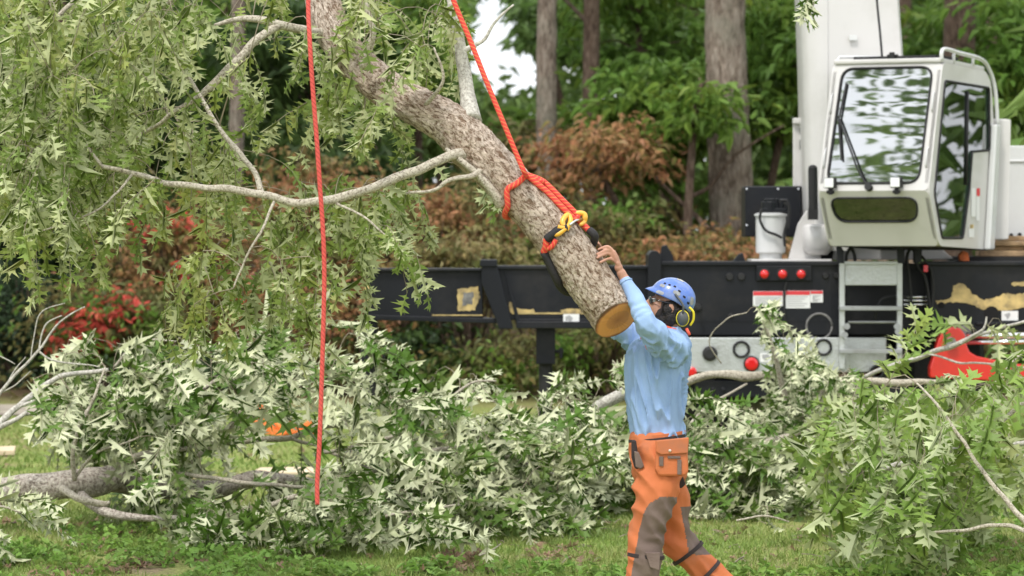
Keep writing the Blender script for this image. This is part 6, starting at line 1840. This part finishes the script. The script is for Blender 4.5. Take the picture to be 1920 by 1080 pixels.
def forest_tree(px, Y, wpx, lean, label, barkm, seed, crown=None, branches=(), top=-260, basepy=None, group='tall forest trees behind the crane'):
    rng = np.random.default_rng(seed)
    x0 = (px - 960) * Y / F
    z0 = gz(x0, Y)
    root = thing('forest_tree', (x0, Y, z0), label, 'tree', group)
    r = wpx * Y / F / 2
    H = P(0, top, Y).z
    pts, rad = [], []
    n = 14
    for i in range(n + 1):
        t = i / n; z = z0 - .1 + (H - z0) * t
        pts.append(Vector((x0 + lean * (z - z0) + .05 * math.sin(t * 5 + seed), Y + .05 * math.cos(t * 4 + seed), z)))
        rad.append(r * (1.0 + .5 * math.exp(-t * 14) - .22 * t))
    p, rr = catmull(pts, rad, 5)
    b = MB(); b.tube(p, rr, 28, nz=.09); b.build('trunk', M[barkm], root, smooth=True)
    for br in branches:
        q, r2 = catmull([P(a, c, Y + dy) for a, c, dy, _ in br], [w * Y / F for _, _, _, w in br], 6)
        b = MB(); b.tube(q, r2, 8, nz=.2); b.build('bough', M['trunk_brown'], root, smooth=True)
    if crown:
        cx, cz, rx, rz, nc, nl = crown
        cs = []
        while len(cs) < nc:
            v = rng.uniform(-1, 1, 3)
            if (v ** 2).sum() > 1: continue
            c = (x0 + cx + v[0] * rx, Y + v[1] * rx * .8, cz + v[2] * rz)
            if in_gap(c): continue
            cs.append(c)
        ps, d, nn = clumps(rng, cs, nl, .55)
        leaves('crown', M['far_leaf'], root, ps, d, nn, rng.uniform(.10, .19, len(ps)), 'oval', seed)
    return root

forest_tree(1368, 41.4, 90, 0.0, 'massive grey oak trunk standing behind the black battery box of the crane', 'trunk_grey', 1, crown=(0, 8.5, 3, 2.2, 40, 60))
forest_tree(1038, 42.8, 44, -0.01, 'pale grey slender forest trunk with a brown trunk close beside it', 'trunk_grey', 2, crown=(0, 8.5, 2, 1.8, 24, 60))
forest_tree(1130, 43.2, 36, -0.035, 'dark brown leaning forest trunk close beside the pale slender one', 'trunk_brown', 3, branches=[[(1120, 60, 0, 5), (1080, 20, .5, 4), (1040, -20, .8, 2)]])
forest_tree(1792, 43.0, 70, 0.0, 'thick brown trunk rising above the roof rail of the crane cab', 'trunk_brown', 4, crown=(0.5, 8.8, 2.5, 2, 30, 60))
forest_tree(1846, 45, 22, 0.01, 'narrow dark trunk just beyond the thick brown one over the crane cab', 'trunk_brown', 5)
forest_tree(412, 42, 32, 0.055, 'slim leaning grey-brown trunk seen through the hanging oak foliage', 'trunk_grey', 6, crown=(.6, 8, 2.2, 1.6, 22, 60))
forest_tree(690, 52, 58, -0.01, 'dark trunk behind the upper part of the hanging oak section', 'trunk_brown', 7, branches=[[(700, 130, 0, 9), (760, 80, -.3, 6), (830, 30, -.3, 4), (860, -20, -.4, 3)]], crown=(-1, 8.5, 2.5, 1.8, 24, 60))
forest_tree(52, 41, 14, 0.01, 'thin black sapling trunk in the darkest corner of the woods', 'trunk_brown', 8)
forest_tree(120, 43, 20, -0.01, 'bare dark trunk behind the leafless bleached limb', 'trunk_brown', 9, crown=(-.4, 7.5, 2.4, 2, 26, 60))
forest_tree(1690, 56, 34, 0.0, 'distant trunk hidden partly by the white crane boom', 'trunk_brown', 10)
forest_tree(1230, 57, 22, 0.01, 'distant thin trunk behind the bright understory leaves', 'trunk_brown', 13)

def understory(px, py, Y, wpx, hpx, nc, nl, matn, label, seed, size=(.11, .18), kind='oval', group='young leafy trees under the big oaks', extra=()):
    """small tree: forked stem with boughs that carry layered sprays"""
    rng = np.random.default_rng(seed)
    c = P(px, py, Y); x0 = c.x + rng.uniform(-.3, .3); z0 = gz(x0, Y)
    root = thing('understory_tree', (x0, Y, z0), label, 'tree', group)
    rx, rz = wpx * Y / F, hpx * Y / F
    b = MB(); top = Vector((c.x, Y, c.z + rz * .6))
    stem, rr = catmull([Vector((x0, Y, z0 - .05)), Vector((x0 + rng.uniform(-.2, .2), Y, z0 + (c.z - z0) * .5)), Vector((c.x + rng.uniform(-.2, .2), Y, c.z)), top], [.06, .05, .035, .012], 6)
    b.tube(stem, rr, 10, nz=.2)
    cs = []
    tries = 0
    while len(cs) < nc and tries < nc * 12:
        tries += 1
        v = rng.uniform(-1, 1, 3)
        if (v ** 2).sum() > 1 or (v ** 2).sum() < rng.uniform(0, .4): continue
        q = (c.x + v[0] * rx, Y + v[1] * min(rx, 1.3), c.z + v[2] * rz)
        if in_gap(q) or q[2] < z0 + .1: continue
        cs.append(q)
    for q in cs[:: 3]:
        q = Vector(q); a = stem[int(np.clip((q.z - z0) / max(top.z - z0, .1) * .75, 0.1, .95) * (len(stem) - 1))]
        pts, r2 = catmull([a, a.lerp(q, .5) + Vector((0, 0, .12)), q], [.016, .010, .004], 4); b.tube(pts, r2, 5, caps=False)
    for br in extra:
        q, r2 = catmull([P(a_, c_, Y + dy) for a_, c_, dy, _ in br], [w * Y / F for _, _, _, w in br], 6); b.tube(q, r2, 8, nz=.2)
    b.build('trunk', M['trunk_brown'], root, smooth=True)
    ps, d, nn = clumps(rng, cs, int(nl * .75), .40, .24)
    keep = np.array([not in_gap(p) for p in ps]); ps, d, nn = ps[keep], d[keep], nn[keep]
    leaves('crown', M[matn], root, ps, d, nn, rng.uniform(*size, len(ps)), kind, seed)
    return root

U = [
 (1210, 60, 44.4, 160, 150, 44, 75, 'forest_leaf', 'bright green young tree above the worker, between the brown trunk and the grey oak'),
 (1240, 230, 42.2, 110, 120, 36, 75, 'forest_leaf', 'bright green understory tree beside the foot of the grey oak trunk'),
 (1465, 130, 42.6, 80, 170, 34, 75, 'forest_leaf', 'leafy young tree between the grey oak and the white crane boom'),
 (1330, 190, 40.6, 40, 60, 7, 70, 'forest_leaf', 'low leafy tree just above the black battery box'),
 (1090, 270, 46.0, 110, 80, 26, 70, 'forest_leaf', 'mid green understory tree under the gap of sky'),
 (1330, 20, 49.0, 180, 90, 30, 70, 'forest_leaf', 'high spreading branch tree behind the top of the grey oak trunk'),
 (1790, 160, 46.0, 150, 190, 44, 75, 'forest_leaf', 'dim green young tree behind the crane cab roof'),
 (1900, 180, 42.0, 70, 180, 30, 75, 'forest_leaf', 'dense leafy tree over the white engine cover'),
 (1040, 40, 52.0, 110, 80, 26, 70, 'far_leaf', 'pale green tree at the edge of the sky gap'),
 (760, 60, 47.0, 110, 120, 36, 75, 'forest_leaf', 'green tree above the bend of the hanging oak trunk'),
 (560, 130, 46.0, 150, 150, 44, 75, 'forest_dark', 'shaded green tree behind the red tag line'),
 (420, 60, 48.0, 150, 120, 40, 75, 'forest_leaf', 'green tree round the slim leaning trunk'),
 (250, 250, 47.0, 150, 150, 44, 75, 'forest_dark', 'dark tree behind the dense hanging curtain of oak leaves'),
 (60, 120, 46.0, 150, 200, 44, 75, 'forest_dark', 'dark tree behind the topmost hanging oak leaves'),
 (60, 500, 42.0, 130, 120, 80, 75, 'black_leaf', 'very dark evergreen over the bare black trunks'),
 (640, 270, 45.0, 150, 60, 26, 70, 'forest_dark', 'dark low tree behind the limb with the pale twigs'),
 (820, 200, 50.0, 80, 80, 20, 70, 'far_leaf', 'small green tree just below the sky gap'),
 (1000, 290, 44.0, 90, 60, 22, 70, 'olive_leaf', 'olive green thicket tree behind the lifting rope'),
]
U += [(1130, 300, 41.2, 130, 80, 34, 70, 'rust_leaf', 'airy rust-leaved sapling behind the lifting rope'),
      (600, 380, 40.6, 110, 80, 26, 70, 'rust_leaf', 'airy rust-leaved sapling between the red tag line and the hanging trunk'),
      (990, 380, 41.4, 90, 60, 18, 70, 'tan_leaf', 'thin tan-leaved sapling just behind the rope hitch')]
for i, u in enumerate(U):
    ex = ()
    if i == 3: ex = ([(1230, 332, .4, 2.5), (1262, 365, .3, 4), (1300, 400, .2, 5), (1328, 430, 0, 6)], [(1290, 370, .2, 5), (1330, 350, .2, 4), (1370, 300, .2, 3), (1410, 270, .2, 2.4), (1470, 235, .2, 1.4)])
    understory(*u, seed=100 + i, extra=ex, size=(.06, .12) if u[7] in ('rust_leaf', 'tan_leaf') else (.11, .18))

def shrub(px, py, Y, wpx, hpx, nc, nl, matn, label, seed, size=(.04, .10), red=None, twigs=10):
    rng = np.random.default_rng(seed)
    c = P(px, py, Y); x0 = c.x; z0 = gz(x0, Y)
    root = thing('shrub', (x0, Y, z0), label, 'shrub', 'shrubs along the edge of the woods')
    rx, rz = wpx * Y / F, hpx * Y / F
    b = MB()
    cs, cr_ = [], []
    tries = 0
    while len(cs) < nc and tries < nc * 10:
        tries += 1
        v = rng.normal(size=3); v = v / np.linalg.norm(v); v = v * rng.uniform(.4, 1.15) * (1 + .9 * noise.noise(Vector((v[0] * 1.6 + seed, v[1] * 1.6, v[2] * 1.6))))
        q = (c.x + v[0] * rx, Y + v[1] * rx * .6, c.z + v[2] * rz)
        if q[2] < z0 + .05: continue
        cs.append(q)
    for q in cs[::2]:
        q = Vector(q); base = Vector((x0 + (q.x - x0) * .25, Y + (q.y - Y) * .2, z0)); 
        pts, r2 = catmull([base, base.lerp(q, .6) + Vector((0, 0, .1)), q], [.022, .014, .005], 4); b.tube(pts, r2, 5, caps=False)
    b.build('stems', M['trunk_brown'], root, smooth=True)
    ps, d, nn = clumps(rng, cs, int(nl * .5), .42, .2)
    keep = np.array([p[2] > gz(p[0], p[1]) for p in ps]); ps, d, nn = ps[keep], d[keep], nn[keep]
    sz = rng.uniform(*size, len(ps))
    if red is not None:
        m = np.zeros(len(ps), bool)
        for (rxp, ryp, rr_) in red:
            qx = 960 + ps[:, 0] * F / ps[:, 1]; qy = HZ - (ps[:, 2] - CAMZ) * F / ps[:, 1]
            m |= ((qx - rxp) ** 2 + ((qy - ryp) * 1.5) ** 2 < (rr_ * rng.uniform(.5, 1.3, len(ps))) ** 2) & (ps[:, 1] < Y + .2)
        m &= rng.random(len(ps)) < .45
        if m.any(): leaves('scarlet_foliage', M['red_leaf'], root, ps[m], d[m], nn[m], sz[m] * 1.1, 'oval', seed)
        ps, d, nn, sz = ps[~m], d[~m], nn[~m], sz[~m]
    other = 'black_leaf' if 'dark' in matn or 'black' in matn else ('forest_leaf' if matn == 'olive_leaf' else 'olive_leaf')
    dk = np.array([noise.noise(Vector((p[0] * 2.1, p[1] * 2.1, p[2] * 2.6))) for p in ps]) + rng.normal(0, .12, len(ps)) > .16  # second leaf colour varies the shrub; its dark pieces stand for shaded gaps
    thin = rng.random(len(ps)) > .25
    leaves('foliage', M[matn], root, ps[~dk & thin], d[~dk & thin], nn[~dk & thin], sz[~dk & thin], 'oval', seed + 1)
    if dk.any(): leaves('green_shade_foliage', M[other], root, ps[dk], d[dk], nn[dk], sz[dk], 'oval', seed + 2)
    return root

S = [
 (330, 470, 39.0, 150, 110, 90, 120, 'rust_leaf', 'rust brown azalea with a scarlet patch under the long hanging limb', [(345, 405, 45), (275, 430, 30), (340, 520, 40)]),
 (210, 610, 38.0, 130, 80, 80, 120, 'olive_leaf', 'azalea turning scarlet behind the bleached bare limb', [(160, 615, 60), (215, 575, 55), (130, 640, 40)]),
 (480, 600, 38.5, 150, 110, 80, 120, 'rust_leaf', 'brown azalea behind the foot of the red tag line', [(450, 560, 20)]),
 (600, 440, 40.0, 150, 110, 90, 120, 'rust_leaf', 'tall rusty shrub between the tag line and the hanging log', None),
 (800, 430, 39.5, 150, 100, 80, 120, 'rust_leaf', 'reddish brown shrub under the bend of the hanging log', None),
 (880, 500, 38.5, 120, 60, 60, 120, 'tan_leaf', 'olive brown shrub just over the black outrigger beam', None),
 (1060, 440, 40.0, 140, 70, 50, 120, 'olive_leaf', 'faded olive shrub behind the choker hook', None),
 (1270, 480, 39.5, 120, 34, 44, 120, 'rust_leaf', 'low rusty shrub over the outrigger box', None),
 (1180, 440, 41.5, 120, 60, 50, 120, 'olive_leaf', 'mixed green and brown shrub beyond the worker\'s hands', None),
 (1380, 470, 40.5, 70, 50, 40, 120, 'rust_leaf', 'small rusty shrub behind the round white reservoir', None),
 (780, 660, 38.5, 110, 70, 40, 110, 'forest_dark', 'dark olive shrub seen under the long outrigger beam', None),
 (920, 680, 38.2, 100, 60, 28, 110, 'olive_leaf', 'low olive shrub beside the outrigger jack', None),
 (1110, 670, 38.0, 110, 70, 40, 110, 'olive_leaf', 'shrub under the beam behind the worker\'s back', None),
 (660, 640, 38.5, 90, 90, 36, 120, 'rust_leaf', 'brown shrub beside the end of the outrigger beam', None),
 (50, 620, 39.5, 110, 100, 80, 110, 'black_leaf', 'evergreen bush with the shade of the woods put into its colour', None),
 (360, 690, 37.0, 120, 30, 40, 110, 'forest_dark', 'low dark green bush hugging the ground behind the tall leaf mound', None),
]
for i, (px, py, Y, w, h, nc, nl, mt, lab, red) in enumerate(S):
    shrub(px, py, Y, w, h, nc, nl, mt, lab, 200 + i, red=red)

def far_wood():
    """the wood beyond the single trees: one deep mass of leaf sprays"""
    rng = np.random.default_rng(77)
    cs = []
    while len(cs) < 1500:
        Y = rng.uniform(56, 78)
        px = rng.uniform(-120, 2040); py = rng.uniform(-150, 470)
        c = tuple(P(px, py, Y))
        if in_gap(c): continue
        if noise.noise(Vector((px * .006, py * .008, Y * .1))) < -.12: continue
        cs.append(c)
    ps, d, nn = clumps(rng, cs, 42, .8, .5)
    keep = np.array([not in_gap(p) for p in ps]); ps, d, nn = ps[keep], d[keep], nn[keep]
    o = leaves('far_forest', M['far_leaf'], None, ps, d, nn, rng.uniform(.20, .34, len(ps)), 'chip', 77)
    tag(o, 'dim green wood closing off the view behind the single trees', 'woods', kind='stuff')
    cs = []
    for _ in range(700):
        sx = rng.choice((-1, 1)); Y = rng.uniform(34, 66); lo = Y * .14 - .6
        cs.append((sx * rng.uniform(lo + 1, 34), Y, rng.uniform(.3, 12)))
    ps, d, nn = clumps(rng, cs, 60, 1.5, .6)
    o = leaves('side_woods', M['far_leaf'], None, ps, d, nn, rng.uniform(.3, .5, len(ps)), 'chip', 79)
    tag(o, 'wood continuing to both sides of the clearing', 'woods', kind='stuff')
    # undergrowth on the forest floor
    p, dd, n2, sz = [], [], [], []
    for _ in range(16000):
        Y = rng.uniform(37.2, 56); X = rng.uniform(-1, 1) * Y * .15
        if noise.noise(Vector((X * .9, Y * .9, 5))) < -.05: continue
        p.append((X, Y, gz(X, Y) + rng.uniform(0, .28))); a = rng.uniform(0, 6.283); dd.append((math.cos(a), math.sin(a), .2)); n2.append((rng.normal() * .4, rng.normal() * .4 - .2, 1)); sz.append(rng.uniform(.06, .13))
    o = leaves('undergrowth', M['olive_leaf'], None, p, dd, n2, sz, 'oval', 78)
    tag(o, 'tangled green and brown undergrowth covering the forest floor', 'undergrowth', kind='stuff')
far_wood()

# trees behind the photographer, which the windscreen mirrors
def mirrored(px_x, Y, H, seed, label):
    rng = np.random.default_rng(seed)
    root = thing('lawn_tree', (px_x, Y, gz(px_x, Y)), label, 'tree', 'trees behind the viewer')
    b = MB(); p, r = catmull([Vector((px_x, Y, -.3)), Vector((px_x + .2, Y, H * .4)), Vector((px_x - .1, Y, H * .75)), Vector((px_x, Y, H))], [.3, .24, .14, .04], 6); b.tube(p, r, 14, nz=.1); b.build('trunk', M['trunk_brown'], root, smooth=True)
    cs = []
    for _ in range(20):
        v = rng.normal(size=3); v /= np.linalg.norm(v); v *= rng.uniform(.3, 1)
        cs.append((px_x + v[0] * 3.2, Y + v[1] * 3.2, H * .75 + v[2] * H * .33))
    ps, d, nn = clumps(rng, cs, 60, 1.1, .16)
    leaves('crown', M['far_leaf'], root, ps, d, nn, rng.uniform(.2, .34, len(ps)), 'oval', seed)
for i, (x, y, h) in enumerate(((-10.3, 18.6, 17.0), (-16.5, 13.5, 22))):
    mirrored(x, y, h, 300 + i, ['broad open-crowned tree beside the viewer, mirrored in the windscreen', 'taller tree farther off behind the viewer'][i])

# ---------------------------------------------------------------- small things on the far lawn
def lawn_bits():
    ORN = mat('orange fence mesh', (0.85, 0.20, 0.03), 0.6)
    b = MB(); rnd = random.Random(4)
    # crumpled plastic barrier netting: a lattice sheet folded on the grass
    Y0 = 33.0; nx, nz = 26, 8
    def N_(i, j):
        u, v = i / nx, j / nz
        x = P(480 + 110 * u, 0, Y0).x; 
        y = Y0 + .35 * v + .12 * math.sin(u * 11); z = gz(x, Y0) + .02 + (0.24 * math.exp(-((u - .16) / .13) ** 2) + .08 + .04 * math.sin(u * 17 + v * 5)) * (v if u < .5 else v * .8)
        return Vector((x + .05 * math.sin(v * 6), y, z))
    for j in range(nz + 1): b.tube([N_(i, j) for i in range(nx + 1)], .006, 4, caps=False)
    for i in range(0, nx + 1): b.tube([N_(i, j) for j in range(nz + 1)], .0055, 4, caps=False)
    tag(b.build('barrier_netting', ORN, None), 'crumpled orange plastic barrier netting lying on the far grass', 'netting')
    b = MB(); rnd = random.Random(9)
    pts = []
    for k in range(22): pts.append(P(1700 - 60 * (k / 22) + rnd.uniform(-18, 18), 770 + 100 * (k / 22) + rnd.uniform(-14, 14), 25.2))
    p, _ = catmull(pts, None, 4); b.tube(p, .009, 6)
    tag(b.build('orange_tape', ORN, None, smooth=True), 'tangled orange tape caught in the fresh green branch', 'tape')
    PALE = mat('fresh sawn board', (0.62, 0.50, 0.34), 0.75, noise_amt=0.15, noise_scale=8)
    for (x0, x1, Y, lab) in ((470, 590, 28.4, 'pale sawn board on the grass under the orange netting'), (-20, 26, 30.5, 'pale wood scrap on the far grass near the dirt track'), (10, 34, 27.6, 'small pale chip of wood on the grass behind the thick felled limb')):
        b = MB(); a = P(x0, 0, Y).x; c = P(x1, 0, Y).x; z = gz((a + c) / 2, Y)
        b.prism([(a, Y, z + .01), (c, Y + .05, z + .01), (c - .03, Y + .35, z + .03), (a + .05, Y + .28, z + .03)], (0, 0, .04))
        tag(b.build('wood_board', PALE, None, bevel=.006), lab, 'board', 'pale wood scraps on the grass')
    b = MB(); z = gz(P(190, 0, 32).x, 32)
    b.lathe((P(190, 0, 32).x, 32, z), (0, 0, 1), [(0, .05), (.01, .055), (.14, .055), (.17, .02), (.2, .018), (.205, .02)], 16)
    tag(b.build('bottle', mat('blue plastic', (.06, .25, .6), .3), None, bevel=.003), 'small blue plastic bottle standing on the grass behind the leaf mound', 'bottle')
lawn_bits()
